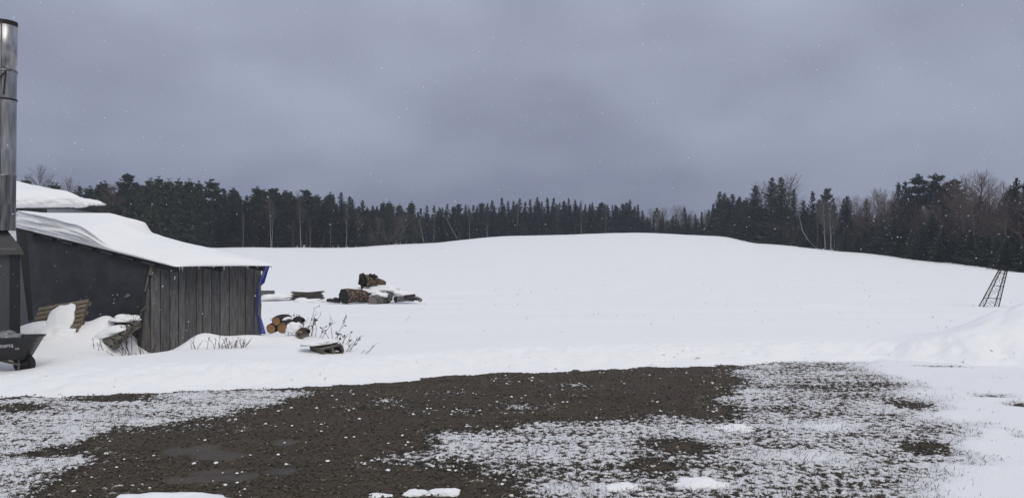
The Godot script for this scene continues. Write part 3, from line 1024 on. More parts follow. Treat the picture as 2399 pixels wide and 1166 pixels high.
		place_tree(["spruce3", "spruce1", "spruce3"][kk % 3], t * d, d, h, "young spruce at the right field edge, %s in its row" % ordinal(kk), "young spruces along the right field edge", 1.45)
		kk += 1
	# shrubs, pale birches
	for e in [["shrub0", 340, -1.5, 4.6, "large grey leafless shrub beside the tall spruce clump"], ["shrub1", 351, -1.0, 4.2, "second grey leafless shrub, just right of the large one by the spruce clump"], ["shrub1", 360, 0.0, 3.6, "small grey leafless shrub left of the bent birch"], ["birch0", 398, -2, 8.0, "slender pale birch right of the bent birch, leftmost of the pair"], ["birch0", 405, -2, 7.6, "slender pale birch right of the bent birch, rightmost of the pair"], ["birch0", 542, -1, 7.0, "pale trunk standing among the young spruces at right"], ["birch0", 576, 1, 8.0, "pale trunk under the brown treetops at right"], ["birch0", 590, 1, 7.6, "pale trunk farther right under the brown treetops"], ["thin_birch", -306, -1, 7.5, "pale thin trunk in front of the left wood"], ["thin_birch", -268, -1, 8.0, "pale thin trunk in front of the left wood, nearer the crest"], ["shrub0", -185, -2.5, 2.4, "grey brush at the foot of the left wood"], ["shrub1", -172, -2.5, 2.8, "reddish grey brush left of the evergreens jutting into the field"], ["shrub0", -158, -2.5, 2.2, "low brush below the evergreens jutting into the field"], ["shrub1", -145, -2.0, 1.8, "lowest brush at the tip of the jutting wood"]]:
		var t: float = e[1] / 1000.0
		var d: float = table(EDGE, t, 1) + e[2]
		place_tree(e[0], t * d, d, e[3], e[4], "", .6 if e[0] == "thin_birch" else 1.0)
	for e in [[-.35, -.2, 6, "thin pale trunk before the left wood"], [-.11, .15, 7, "thin pale trunk before the far crest wood"], [.385, .64, 16, "thin pale trunk before the right wood"]]:
		for k in e[2]:
			var t: float = lerpf(e[0], e[1], (k + rng.randf_range(.1, .9)) / e[2])
			var d := table(EDGE, t, 1) + rng.randf_range(-1.2, .4)
			place_tree("thin_birch", t * d, d, rng.randf_range(4.0, 7.5), "%s, %s from its left end" % [e[3], ordinal(k)], e[3] + "s", .45)
	# bent and leaning pale trunks
	for e in [[[.389, -2.5, .4], [.377, -2.5, 1.9], [.369, -2.3, 3.6], [.3655, -2, 5.6], [.364, -2, 7.2], "long bent birch curving up to the left at the right wood edge"], [[-.112, 1, .6], [-.114, 1, 2.2], [-.116, 1, 3.6], [-.117, 1, 4.4], [-.118, 1, 5.0], "leaning pale dead trunk left of the crest"], [[-.070, 2, 1.0], [-.074, 2, 2.2], [-.078, 2, 3.2], [-.081, 2, 4.2], [-.083, 2, 5.0], "leaning pale dead trunk nearer the crest"]]:
		var pts := []
		var rad := []
		for k in 5:
			var d: float = table(EDGE, e[0][0], 1) + e[k][1]
			pts.append(Vector3(e[k][0] * d, ground(e[0][0] * d, d) + e[k][2] - .5, -d))
			rad.append([.07, .06, .05, .035, .015][k])
		var o := thing("birch_tree", e[5], "birch", pts[0])
		var s := begin()
		tube(s, pts, rad, 6)
		part("trunk", s, M.trunk_pale, o)
		s = begin()
		for k in 7:
			limb(s, pts[3].lerp(pts[4], k / 7.0), (pts[4] - pts[2]).normalized() + Vector3(rng.randfn(), .4, rng.randfn()) * .3, .7, .014, 1, Color(.2, .18, .17), .6)
		part("twigs", s, M.twig, o)
	# deeper wood that reads as one mass
	var kinds := {"spruce0": [], "spruce2": [], "thin0": [], "full1": [], "bare0": []}
	for k in 1500:
		var t := rng.randf_range(-.8, .8)
		var edge := table(EDGE, t, 1)
		var d := edge + 7.0 + 42.0 * pow(rng.randf(), 1.3)
		var key := "spruce0"
		if t < -.36: key = ["full1", "spruce0"][k % 2]
		elif t < -.12: key = ["thin0", "spruce2", "full1"][k % 3]
		elif t < .165: key = ["thin0", "spruce2", "spruce0"][k % 3]
		elif t < .25:
			key = ["bare0", "spruce0", "bare0"][k % 3]
		elif t > .38: key = ["bare0", "thin0", "bare0", "spruce0"][k % 4]
		var h := rng.randf_range(.55, .86)
		var tall := lerpf(11.0, 8.5, smooth(-.3, -.1, t)) if t < .2 else 10.5
		if t > .16 and t < .255: tall = 5.0 if key == "bare0" else 3.0
		if t > .36 and t < .48: tall = 9.0
		var s := tall * h / 10.0
		var basis := Basis(Vector3.UP, rng.randf() * TAU).scaled_local(Vector3(s * 1.05, s, s * 1.05))
		kinds[key].append(Transform3D(basis, Vector3(t * d, ground(t * d, d), -d)))
	for key in kinds:
		for k in 2:
			var mm := MultiMesh.new()
			mm.transform_format = MultiMesh.TRANSFORM_3D
			var src: MeshInstance3D = protos[key][0].get_child(k)
			mm.mesh = src.mesh
			mm.instance_count = kinds[key].size()
			for q in kinds[key].size():
				mm.set_instance_transform(q, kinds[key][q])
			var mi := MultiMeshInstance3D.new()
			mi.multimesh = mm
			mi.material_override = src.material_override
			mi.name = numbered(["forest_trunks", "forest_crowns"][k])
			add_child(mi)
			struct(mi, "stuff")
			tag(mi, ["trunks", "crowns"][k] + " of the deeper " + {"spruce0": "spruce wood", "spruce2": "thin spruce wood", "thin0": "high crowned spruce wood", "full1": "pine wood", "bare0": "leafless wood"}[key] + " behind the tree line", "forest")
	for key in protos:
		protos[key][0].free()

# ------------------------------------------------------------------ the shed and what stands round it
# a point on the bearing and height of a sighting, d metres out
func at(bx: float, by: float, d: float) -> Vector3:
	return Vector3((bx - 1199.5) / 1847.0 * d, 2.5 - (by - 583.0) / 1847.0 * d, -d)

const CORNER := Vector3(-8.557, 0, -18.65)
const ALONG := Vector3(.85, 0, -.527)
const BACK := Vector3(-.95, 0, -.31)
const FRONT := Vector3(.527, 0, .85)
const EAVE := Vector3(-7.87, 2.07, -18.3)
const RISE := .195

func roof_at(s: float, q: float) -> Vector3:
	return EAVE + BACK * s + ALONG * q + Vector3(0, RISE * s, 0)

func build_shed() -> void:
	var o := thing("shed", "low weathered shed with grey plank end wall and black tar paper side", "shed", CORNER)
	var w := 2.58 / 13.0
	var seams := [0.0]
	for k in 13:
		seams.append((k + 1) * w + (rng.randf_range(-.035, .035) if k < 12 else 0.0))
	for k in 13:
		var s := begin(true)
		var a: Vector3 = CORNER + ALONG * (seams[k] + .003) + FRONT * rng.randf_range(-.008, .010)
		var b: Vector3 = CORNER + ALONG * (seams[k + 1] - rng.randf_range(.006, .016)) + FRONT * rng.randf_range(-.008, .010)
		var back := -FRONT * .025
		var lo := Vector3(0, -.15, 0)
		var hi := Vector3(0, 2.19 + rng.randf_range(-.02, .01), 0)
		hexa(s, [a + lo, b + lo, b + lo + back, a + lo + back], [a + hi, b + hi, b + hi + back, a + hi + back], Vector2(rng.randf() * 5, rng.randf() * 5))
		part("plank", s, M.plank[[0, 1, 0, 2, 1, 3, 0, 1, 2, 0, 3, 1, 0][k]], o)
	var s := begin(true)
	var a := CORNER - ALONG * .24 - FRONT * .01
	var b := CORNER - ALONG * .006 - FRONT * .01
	var lo := Vector3(0, -.15, 0)
	var back := -FRONT * .03
	hexa(s, [a + lo, b + lo, b + lo + back, a + lo + back], [b - ALONG * .05 + Vector3(0, 2.1, 0), b + Vector3(0, 2.1, 0), b + back + Vector3(0, 2.1, 0), b - ALONG * .05 + back + Vector3(0, 2.1, 0)], Vector2(3, 2))
	part("plank", s, M.plank[3], o).set_meta("label", "leftmost plank, cut to a long taper")
	# dark backing behind the gaps, other walls
	s = begin(true)
	var c1 := CORNER + ALONG * 2.56
	beam(s, CORNER - FRONT * .06 + ALONG * 1.28 + Vector3(0, -.1, 0), CORNER - FRONT * .06 + ALONG * 1.28 + Vector3(0, 2.15, 0), ALONG, 2.5, .03)
	part("backing", s, M.dark_wood, o)
	s = begin(true)
	hexa(s, [c1 + lo, c1 + BACK * 4.3 + lo, c1 + BACK * 4.3 + lo - ALONG * .04, c1 + lo - ALONG * .04], [c1 + Vector3(0, 2.15, 0), c1 + BACK * 4.3 + Vector3(0, 2.98, 0), c1 + BACK * 4.3 + Vector3(0, 2.98, 0) - ALONG * .04, c1 + Vector3(0, 2.15, 0) - ALONG * .04])
	part("rear_wall", s, M.dark_wood, o)
	# tar paper wall
	s = begin()
	var wall := func(u: float, v: float) -> Vector3:
		var q := u * 4.25
		var h := lerpf(-.2, 2.22 + RISE * q, v)
		var p := CORNER + BACK * q + Vector3(0, h, 0) - FRONT * .02
		var puff := .035 * n_soft.get_noise_2d(q * 5.0, h * 6.0) + .02 * n_fine.get_noise_2d(q * 4.0, h * 3.0) + .05 * sin(q * 1.4 + h) * sin(h * 1.5)
		return p + Vector3(-.31, 0, .95) * puff
	slab(s, 60, 30, wall, func(u, v): return wall.call(u, v) - Vector3(-.31, 0, .95) * .04)
	part("tar_paper", s, M.tar, o)
	# nail heads and torn spots
	for e in [[.95, 1.62, .035], [1.9, 1.45, .03], [2.35, 1.2, .05], [2.1, 1.55, .025], [1.55, 1.25, .03], [2.9, 1.75, .03], [1.2, .95, .025], [3.1, 1.3, .035], [2.6, 1.0, .045], [.75, .95, .025]]:
		s = begin(true)
		var p: Vector3 = wall.call(e[0] / 4.25, (e[1] + .2) / (2.42 + RISE * e[0]))
		lump(s, p, Basis(Vector3.RIGHT, PI / 2), Vector3(e[2], .012, e[2] * .8), e[0], .5, .9, .5, 9, 5)
		part("nail_washer", s, M.plastic, o)
	s = begin()
	lump(s, wall.call(.15, (1.36 + .2) / (2.42 + .12)) + FRONT * .03, Basis(Vector3(0, 0, 1), .5), Vector3(.075, .055, .04), 4.0, .6, .8, .6, 16, 8)
	part("torn_flap", s, M.panel, o)
	# corner post, loose lath, jutting rafter foot
	s = begin(true)
	beam(s, CORNER - ALONG * .30 + Vector3(0, -.2, 0) - FRONT * .02, CORNER - ALONG * .06 + Vector3(0, 2.1, 0) - FRONT * .02, ALONG, .07, .07)
	part("corner_post", s, M.dark_wood, o)
	s = begin(true)
	beam(s, CORNER + ALONG * .0 + Vector3(0, 1.88, 0) + FRONT * .04, CORNER + ALONG * .04 + Vector3(0, 2.14, 0) + FRONT * .04, ALONG, .13, .07)
	part("rafter_foot", s, M.old_wood, o)
	for e in [[-.13, 1.5, -.06, 1.86], [-.22, 1.03, -.1, 1.16], [-.3, .6, -.26, .74]]:
		s = begin(true)
		beam(s, CORNER + ALONG * e[0] + Vector3(0, e[1], 0) + FRONT * .05, CORNER + ALONG * e[2] + Vector3(0, e[3], 0) + FRONT * .05, ALONG, .035, .02)
		part("loose_lath", s, M.old_wood, o)
	# roof: sheet, barge lath, ends of the strapping
	s = begin(true)
	var rf := func(u: float, v: float) -> Vector3: return roof_at(u * 5.3, v * 2.25) + Vector3(0, .03, 0)
	slab(s, 1, 1, rf, func(u, v): return rf.call(u, v) - Vector3(0, .03, 0))
	part("roof", s, M.cap_metal, o)
	for k in 7:
		s = begin(true)
		var q := .55 + k * .62
		beam(s, roof_at(q, .03) - Vector3(0, .05, 0), roof_at(q + .36, .03) - Vector3(0, .05, 0), Vector3.UP, .06, .09)
		part("strapping", s, M.cap_metal if k % 2 == 0 else M.dark_wood, o)
	for k in 3:
		s = begin(true)
		beam(s, roof_at(.05, .12 + k * 1.0) - Vector3(0, .08, 0), roof_at(4.4, .12 + k * 1.0) - Vector3(0, .08, 0), Vector3.UP, .11, .05)
		part("rafter", s, M.dark_wood, o)
	# snow
	var top := func(u: float, v: float) -> Vector3:
		var q := u * 5.35 - .06
		var thick := .15 + .21 * smooth(1.5 + 1.4 * v, 3.0 + .9 * v, q) + .05 * smooth(.0, 1.2, q)
		thick *= lerpf(.6, 1.0, smooth(0, .06, u))
		thick *= lerpf(.42 + .6 * smooth(1.5, 2.7, q), 1.0, smooth(0, .24, v))
		thick *= lerpf(.28, 1.0, smooth(1.0, .55, v) if q < 3.6 else smooth(1.0, .9, v))
		thick -= .12 * smooth(4.75, 4.85, q)
		thick += .018 * n_soft.get_noise_2d(q * 3.0, v * 6.0) + .05 * smooth(.9, .2, v) * smooth(1.2, 2.2, q) * n_soft.get_noise_2d(q * 1.5 + 9.0, v * 3.0)
		return roof_at(q, v * 2.3 - .03) + Vector3(0, .034 + maxf(thick, .02), 0)
	var under := func(u: float, v: float) -> Vector3: return roof_at(u * 5.35 - .06, v * 2.3 - .03) + Vector3(0, .032, 0)
	var rim := func(u: float, v: float, q: float) -> Vector3:
		if q <= .01 or q >= .99 and u > .001 and v > .001:
			return Vector3.ZERO
		var out := Vector3.ZERO
		var swell := sin(PI * minf(q, 1.0))
		if v <= 0.0:
			var deep := smooth(.34, .5, u)
			out = Vector3(-.31, 0, .95) * (swell * .05 + deep * (.07 * n_fine.get_noise_2d(q * 7.0, u * 12.0) + .09 * n_fine.get_noise_2d(q * 22.0 + 30.0, u * 6.0)) * smooth(0, .15, q) - deep * .10 * q)
		elif u <= 0.0:
			out = FRONT * .03 * swell + Vector3.DOWN * .02 * swell
		return out
	s = begin()
	slab(s, 110, 56, top, under, 18, rim)
	var sn := thing("roof_snow", "thick layered snow slab on the low shed roof with icicles along its eave", "snow", roof_at(2.4, 1.1))
	part("snow_slab", s, M.snow, sn)
	for k in 34:
		s = begin()
		var q := rng.randf_range(.02, 2.28)
		var l := .025 + .09 * pow(rng.randf(), 2.2)
		var p := roof_at(-.05, q) + Vector3(0, .03, 0)
		tube(s, [p, p + Vector3(0, -l * .4, 0), p + Vector3(rng.randf_range(-.005, .005), -l, 0)], [.013, .008, .001], 5)
		part("icicle", s, M.ice, sn)
	# tarp hanging at the far corner
	s = begin()
	var edge := [[618, 620, 634, 617], [614, 640, 628, 632], [607, 660, 619, 663], [601, 670, 608, 672], [602, 690, 610, 705], [603, 700, 612, 712], [602, 722, 611, 728], [601, 735, 610, 740], [607, 752, 617, 762], [610, 782, 622, 782]]
	var tf := func(u: float, v: float) -> Vector3:
		var f := v * 9.0
		var i := mini(int(f), 8)
		var t := f - i
		var l := lerpf(edge[i][0], edge[i + 1][0], t) - 1.0
		var r := lerpf(edge[i][2], edge[i + 1][2], t) - 1.5
		var y := lerpf(lerpf(edge[i][1], edge[i + 1][1], t), lerpf(edge[i][3], edge[i + 1][3], t), u)
		var d := 19.86 + .3 * u + .06 * n_soft.get_noise_2d(u * 9.0, v * 30.0) - .05 * sin(u * 5.0 + v * 14.0)
		return at(lerpf(l, r, u), y, d)
	slab(s, 8, 50, tf, func(u, v): return tf.call(u, v) + Vector3(.01, 0, -.02))
	tag(part("tarp", s, M.tarp), "ragged blue tarp hanging at the right corner of the plank wall", "tarp")

func build_barn() -> void:
	var a := Vector3(-13.45, 3.93, -26.0)
	var b := Vector3(-18.6, 3.80, -24.6)
	var up := Vector3(-3.6, .62, -2.9)
	var o := thing("farm_building", "taller building behind the shed with a thick snow covered roof", "building", Vector3(a.x, 0, a.z))
	var s := begin(true)
	var rf := func(u: float, v: float) -> Vector3: return a.lerp(b, u) + up * v
	slab(s, 1, 1, rf, func(u, v): return rf.call(u, v) - Vector3(0, .1, 0))
	part("roof", s, M.cap_metal, o)
	var wdir := (b - a).normalized()
	var ins := up.normalized() * .14
	for k in 24:
		s = begin(true)
		var y := .05 + k * .152
		var p := a + wdir * .22 + Vector3(ins.x, 0, ins.z)
		p.y = y
		var q := p + wdir * 4.6
		var side := Vector3(-wdir.z, 0, wdir.x)
		if side.z < 0: side = -side
		hexa(s, [p + side * .02, p - side * .03, q - side * .03, q + side * .02], [p + side * .005 + Vector3(0, .15, 0), p - side * .03 + Vector3(0, .15, 0), q - side * .03 + Vector3(0, .15, 0), q + side * .005 + Vector3(0, .15, 0)])
		part("siding_board", s, M.siding, o)
	s = begin(true)
	var p := a + wdir * .19 + Vector3(ins.x, -a.y, ins.z)
	beam(s, p, p + Vector3(0, 3.68, 0), wdir, .09, .11)
	part("corner_trim", s, M.siding, o)
	s = begin(true)
	var c := a + wdir * .25 + Vector3(ins.x, -a.y, ins.z)
	var dirb := Vector3(up.x, 0, up.z)
	hexa(s, [c, c + dirb * .8, c + dirb * .8 + wdir * .05, c + wdir * .05], [c + Vector3(0, 3.7, 0), c + dirb * .8 + Vector3(0, 4.1, 0), c + dirb * .8 + wdir * .05 + Vector3(0, 4.1, 0), c + wdir * .05 + Vector3(0, 3.7, 0)])
	part("side_wall", s, M.siding, o)
	s = begin()
	var top := func(u: float, v: float) -> Vector3:
		var t := .12 + .34 * smooth(.02, .22, u)
		t *= lerpf(.6, 1.0, smooth(0, .12, v))
		t += .05 * n_soft.get_noise_2d(u * 20.0, v * 8.0)
		return rf.call(u, v) + Vector3(0, .004 + t, 0)
	var rim := func(u: float, v: float, q: float) -> Vector3:
		if q <= .01 or q > .99 or v > 0.0:
			return Vector3.ZERO
		var ragged := smooth(.3, .08, u)
		var out := -up.normalized()
		out.y = 0
		return out * (.1 * sin(PI * q) + .1 * n_fine.get_noise_2d(q * 9.0, u * 60.0) * sin(PI * q) + .05 * n_fine.get_noise_2d(q * 24.0, u * 14.0)) + Vector3.DOWN * (.10 * (1.0 - q) * (smooth(.06, .14, u)) + ragged * .05 * n_fine.get_noise_2d(u * 160.0, q * 3.0))
	slab(s, 90, 30, top, func(u, v): return rf.call(u, v) + Vector3(0, .003, 0), 9, rim)
	tag(part("roof_snow", s, M.snow), "thick snow on the higher roof behind the shed, its cut face over the eave", "snow")

func build_boiler() -> void:
	var d := 16.3
	var c := at(-52, 583, 16.9)
	c.y = 0
	var o := thing("wood_boiler", "grey outdoor wood boiler cabinet with black cap beside the shed", "boiler", c)
	var f := Vector3(.53, 0, .85).normalized()     # towards the viewer
	var x := Vector3(.85, 0, -.53).normalized()
	var box := func(half_x: float, half_z: float, y0: float, y1: float, top_x: float, top_z: float) -> Array:
		var r := []
		for q in [[-1, 1], [1, 1], [1, -1], [-1, -1]]:
			r.append(c + x * half_x * q[0] + f * half_z * q[1] + Vector3(0, y0, 0))
		for q in [[-1, 1], [1, 1], [1, -1], [-1, -1]]:
			r.append(c + x * top_x * q[0] + f * top_z * q[1] + Vector3(0, y1, 0))
		return r
	var s := begin(true)
	var r: Array = box.call(.74, .55, -.1, 2.42, .74, .55)
	hexa(s, r.slice(0, 4), r.slice(4, 8))
	part("cabinet", s, M.grey_metal, o)
	for q in [-1, 1]:
		s = begin(true)
		var p: Vector3 = c + x * (.665 * q) + f * .505
		beam(s, p + Vector3(0, -.1, 0), p + Vector3(0, 2.424, 0), x, .19, .13)
		part("corner_trim", s, M.black_metal, o)
	s = begin(true)
	r = box.call(.83, .66, 2.38, 2.50, .79, .62)
	hexa(s, r.slice(0, 4), r.slice(4, 8))
	r = box.call(.79, .62, 2.502, 2.94, .5, .34)
	hexa(s, r.slice(0, 4), r.slice(4, 8))
	part("cap", s, M.cap_metal, o)
	s = begin(true)
	beam(s, c + f * .565 + x * -.1 + Vector3(0, .6, 0), c + f * .565 + x * -.1 + Vector3(0, 1.7, 0), x, .8, .03)
	part("door", s, M.grey_metal, o)
	# stack
	var pb := at(4, 540, 16.9)
	var pt := at(8, 54, 16.9)
	var pipe := thing("chimney_pipe", "tall stainless steel stovepipe on the boiler, sooty at its top", "chimney", pb)
	var spots := [0.0, .262, .63, .765, 1.0]
	for k in 4:
		s = begin()
		var a := pb.lerp(pt, spots[k])
		var b := pb.lerp(pt, spots[k + 1])
		tube(s, [a, b], [.245, .245 + .002 * k], 28, k == 3)
		part("pipe_section", s, M.steel_dull if k == 0 else M.steel, pipe)
		if k > 0:
			s = begin()
			tube(s, [a - Vector3(0, .02, 0), a + Vector3(0, .02, 0)], [.259, .259], 28)
			part("band", s, M.steel_dull if k != 2 else M.black_metal, pipe)
	s = begin()
	tube(s, [pt.lerp(pb, .012), pt + Vector3(0, .03, 0)], [.256, .254], 28, false)
	part("sooty_rim", s, M.soot, pipe)
	s = begin(true)
	var seam := Vector3(.32, 0, .80) * .29
	beam(s, pb + seam, pt + seam, x, .02, .012)
	part("seam", s, M.steel_dull, pipe)
	for q in [-.16, .0]:
		s = begin()
		rod(s, pb + seam + x * q * .5 + Vector3(0, .2, 0), pb.lerp(pt, .27) + seam + x * q * .5, .02)
		part("support_rod", s, M.steel_dull, pipe)
	s = begin(true)
	var bp := pb.lerp(pt, .757) + Vector3(.20, 0, .24)
	beam(s, bp, bp + x * -.28 + Vector3(0, -.36, 0), f, .03, .03)
	beam(s, bp, bp + x * -.04 + Vector3(0, -.5, 0) , f, .03, .03)
	part("brace", s, M.black_metal, pipe)
	# board leaning behind the boiler, dark post
	s = begin(true)
	var p0 := at(40, 775, 18.6)
	hexa(s, [p0, at(66, 762, 18.5), at(66, 762, 18.5) - f * .03, p0 - f * .03], [at(42, 610, 18.9), at(46, 607, 18.9), at(46, 607, 18.9) - f * .03, at(42, 610, 18.9) - f * .03])
	tag(part("leaning_panel", s, M.panel), "narrow grey tapered panel leaning between the boiler and the tar wall", "panel")
	s = begin(true)
	beam(s, at(66, 750, 19.2), at(52, 540, 19.5), x, .17, .08)
	tag(part("dark_post", s, M.dark_wood), "dark leaning post at the left end of the tar paper wall", "post")

func build_wheelbarrow() -> void:
	var c := Vector3(-9.75, .05, -15.4)
	var o := thing("wheelbarrow", "black plastic wheelbarrow standing in the snow in front of the boiler", "wheelbarrow", c)
	var fwd := Vector3(.99, 0, -.12).normalized()
	var side := Vector3(.12, 0, .99).normalized()
	var ringp := func(k: int, n: int, lx: float, lw: float, cx: float, y: float, lift: float) -> Vector3:
		var a := TAU * k / n
		var px: float = sign(cos(a)) * pow(absf(cos(a)), .55) * lx + cx
		var pz: float = sign(sin(a)) * pow(absf(sin(a)), .45) * lw * lerpf(1.0, .78, clampf((px + .5), 0, 1))
		return c + fwd * px + side * pz + Vector3(0, y + lift * px, 0)
	var prof := [[.54, .36, 0, .735, .02], [.55, .37, 0, .75, .02], [.52, .335, 0, .745, .02], [.49, .31, -.01, .66, .0], [.34, .2, -.08, .33, 0], [.02, .02, -.08, .31, 0]]
	var s := begin()
	var n := 40
	for i in 5:
		for k in n:
			var pa: Array = prof[i]
			var pb: Array = prof[i + 1]
			quad(s, ringp.call(k, n, pa[0], pa[1], pa[2], pa[3], pa[4]), ringp.call(k + 1, n, pa[0], pa[1], pa[2], pa[3], pa[4]), ringp.call(k + 1, n, pb[0], pb[1], pb[2], pb[3], pb[4]), ringp.call(k, n, pb[0], pb[1], pb[2], pb[3], pb[4]))
	var under := [[.54, .36, 0, .735, .02], [.505, .325, -.005, .70, 0], [.36, .215, -.08, .30, 0], [.02, .02, -.08, .28, 0]]
	for i in 3:
		for k in n:
			var pa: Array = under[i]
			var pb: Array = under[i + 1]
			quad(s, ringp.call(k + 1, n, pa[0], pa[1], pa[2], pa[3], pa[4]), ringp.call(k, n, pa[0], pa[1], pa[2], pa[3], pa[4]), ringp.call(k, n, pb[0], pb[1], pb[2], pb[3], pb[4]), ringp.call(k + 1, n, pb[0], pb[1], pb[2], pb[3], pb[4]))
	part("tray", s, M.plastic, o)
	var wc := c + fwd * .20 + Vector3(0, .2, 0) + side * .0
	var wheel := Node3D.new()
	wheel.name = "wheel"
	o.add_child(wheel)
	wheel.position = wc - c
	s = begin()
	for i in 28:
		for j in 10:
			var tp := func(ii: int, jj: int) -> Vector3:
				var a := TAU * ii / 28
				var b := TAU * jj / 10
				var rad := fwd * cos(a) + Vector3.UP * sin(a)
				return wc + rad * (.155 + .05 * cos(b)) + side * .05 * sin(b)
			quad(s, tp.call(i, j), tp.call(i + 1, j), tp.call(i + 1, j + 1), tp.call(i, j + 1))
	part("tyre", s, M.rubber, wheel)
	s = begin()
	tube(s, [wc - side * .035, wc + side * .035], [.115, .115], 20)
	part("rim", s, M.black_metal, wheel)
	for q in [-1, 1]:
		s = begin(true)
		beam(s, wc + side * .1 * q - fwd * .03, c + side * .27 * q - fwd * 1.3 + Vector3(0, .62, 0), Vector3.UP, .045, .04)
		part("handle", s, M.old_wood, o)
		s = begin()
		rod(s, c + side * .24 * q - fwd * .5 + Vector3(0, .33, 0), c + side * .24 * q - fwd * .55 + Vector3(0, -.05, 0), .016)
		part("leg", s, M.black_metal, o)
		s = begin(true)
		beam(s, wc + side * .11 * q - fwd * .06 + Vector3(0, -.14, 0), wc + side * .11 * q - fwd * .05 + Vector3(0, .12, 0), fwd, .03, .012)
		part("wheel_bracket", s, M.panel, o)
	var tm := TextMesh.new()
	tm.text = "TRUE TEMPER"
	tm.font = SystemFont.new()
	tm.font.font_names = PackedStringArray(["Droid Sans"])
	tm.font_size = 16
	tm.pixel_size = .0048
	tm.depth = .004
	var lt := MeshInstance3D.new()
	lt.name = "lettering"
	lt.mesh = tm
	lt.material_override = M.white_print
	o.add_child(lt, true)
	var nrm := (side * 1.0 + Vector3(0, -.28, 0)).normalized()
	var bx := Vector3(fwd.x, .06, fwd.z).normalized()
	lt.transform = Transform3D(Basis(bx, nrm.cross(bx).normalized(), nrm), side * .298 - fwd * .10 + Vector3(0, .58, 0))
	var tm2: TextMesh = tm.duplicate()
	tm2.text = "USA"
	tm2.font_size = 12
	tm2.pixel_size = .0034
	var lt2: MeshInstance3D = lt.duplicate()
	lt2.mesh = tm2
	o.add_child(lt2, true)
	lt2.position = side * .285 + fwd * .2 + Vector3(0, .535, 0)
	s = begin()
	lump(s, c - fwd * .26 + Vector3(0, .70, 0), Basis(fwd, Vector3.UP, side), Vector3(.42, .14, .27), 5.0, .55, .8, .6, 44, 20)
	tag(part("plastic_bag", s, M.bag), "grey plastic bag lying in the wheelbarrow tray", "bag")

func pallet(label: String, a: Vector3, x: Vector3, z: Vector3, boards: int, mat: Material, skip := -1, tall := .095) -> Node3D:
	# x runs along the stringers, z across them
	var o := thing("pallet", label, "pallet", a, "pallets in the snow")
	var up := z.cross(x).normalized()
	if up.y < 0: up = -up
	var lx := x.length()
	for k in 3:
		var s := begin(true)
		var p := a + z * (.03 + .47 * k)
		beam(s, p, p + x, up, tall, .042)
		part("stringer", s, mat, o)
	for k in boards:
		var f := (k + .5) / boards
		for q in [1, -1]:
			if q == -1 and k % 2 == 1 or k == skip:
				continue
			var s := begin(true)
			var p: Vector3 = a + x * f + up * (tall * .5 + .0105) * q - z * .02
			beam(s, p, p + z * 1.04 + x * rng.randf_range(-.01, .01), x, lx / boards * .74, .02)
			part("deck_board", s, mat, o)
	return o

func snow_on(label: String, c: Vector3, e: Vector3, b := Basis(), sd := 1.0, rough := .35) -> void:
	var s := begin()
	lump(s, c, b, e, sd, rough, .75, .35, 40, 18)
	tag(part("snow_heap", s, M.snow), label, "snow", "snow lying on wood")

func log_of(label: String, group: String, a: Vector3, b: Vector3, ra: float, rb: float, bark: Material, cut: Material, rough := .12, called := "log") -> Node3D:
	var o := thing(called, label, "log", a, group)
	var s := begin()
	var pts := []
	var rad := []
	var sd := rng.randf() * 50.0
	for k in 9:
		var f := k / 8.0
		pts.append(a.lerp(b, f) + Vector3(0, .03 * sin(PI * f), 0))
		rad.append(lerpf(ra, rb, f))
	tube(s, pts, rad, 22, false, rough * 2.0, sd)
	part("bark", s, bark, o)
	var ax := (b - a).normalized()
	s = begin(true)
	disc(s, a + ax * .008, -ax, ra * .985, 22, rough * 1.6, sd)
	part("cut_end", s, cut, o)
	s = begin(true)
	disc(s, b - ax * .008, ax, rb * .985, 22, rough * 1.6, sd)
	part("cut_end", s, cut, o)
	return o

func weed(label: String, base: Array, stems: int, h: float, lean: float, mat: Material, seeds: float, called := "dead_weed", r := .006) -> void:
	# base: x, metres out, half width
	var g := on_ground(base[0], base[1])
	var o := thing(called, label, "weed", g)
	var f := begin(true)
	for k in stems:
		var s := begin()
		var p := on_ground(base[0] + rng.randf_range(-1, 1) * base[2], base[1] + rng.randf_range(-1, 1) * base[2] * .4, -.05)
		var l := h * rng.randf_range(.45, 1.1)
		var d := Vector3(rng.randfn() * .3 + lean, 1, rng.randfn() * .25).normalized()
		var bend := Vector3(rng.randfn(), -.2, rng.randfn()) * .12
		var q := p + d * l * .5
		var e := p + d * l + bend * l
		tube(s, [p, q, e], [r, r * .8, r * .5], 4, false)
		for m in 4:
			var t := rng.randf_range(.45, 1.0)
			var b := q.lerp(e, (t - .45) / .55)
			var c := b + (d + Vector3(rng.randfn(), rng.randfn() * .4, rng.randfn()) * .8).normalized() * l * rng.randf_range(.1, .3)
			tube(s, [b, c], [r * .6, r * .35], 3, false)
			if rng.randf() < seeds:
				for w in 7:
					var z := b.lerp(c, rng.randf_range(.5, 1.05)) + Vector3(rng.randfn(), rng.randfn(), rng.randfn()) * .012
					lump(f, z, Basis(Vector3.UP, rng.randf() * 6.0), Vector3(.011, .009, .009), 1.0, .3, 1.0, 1.0, 5, 3)
		part("stem", s, mat, o)
	if seeds > 0.0:
		struct(part("seed_heads", f, mat, o), "stuff")

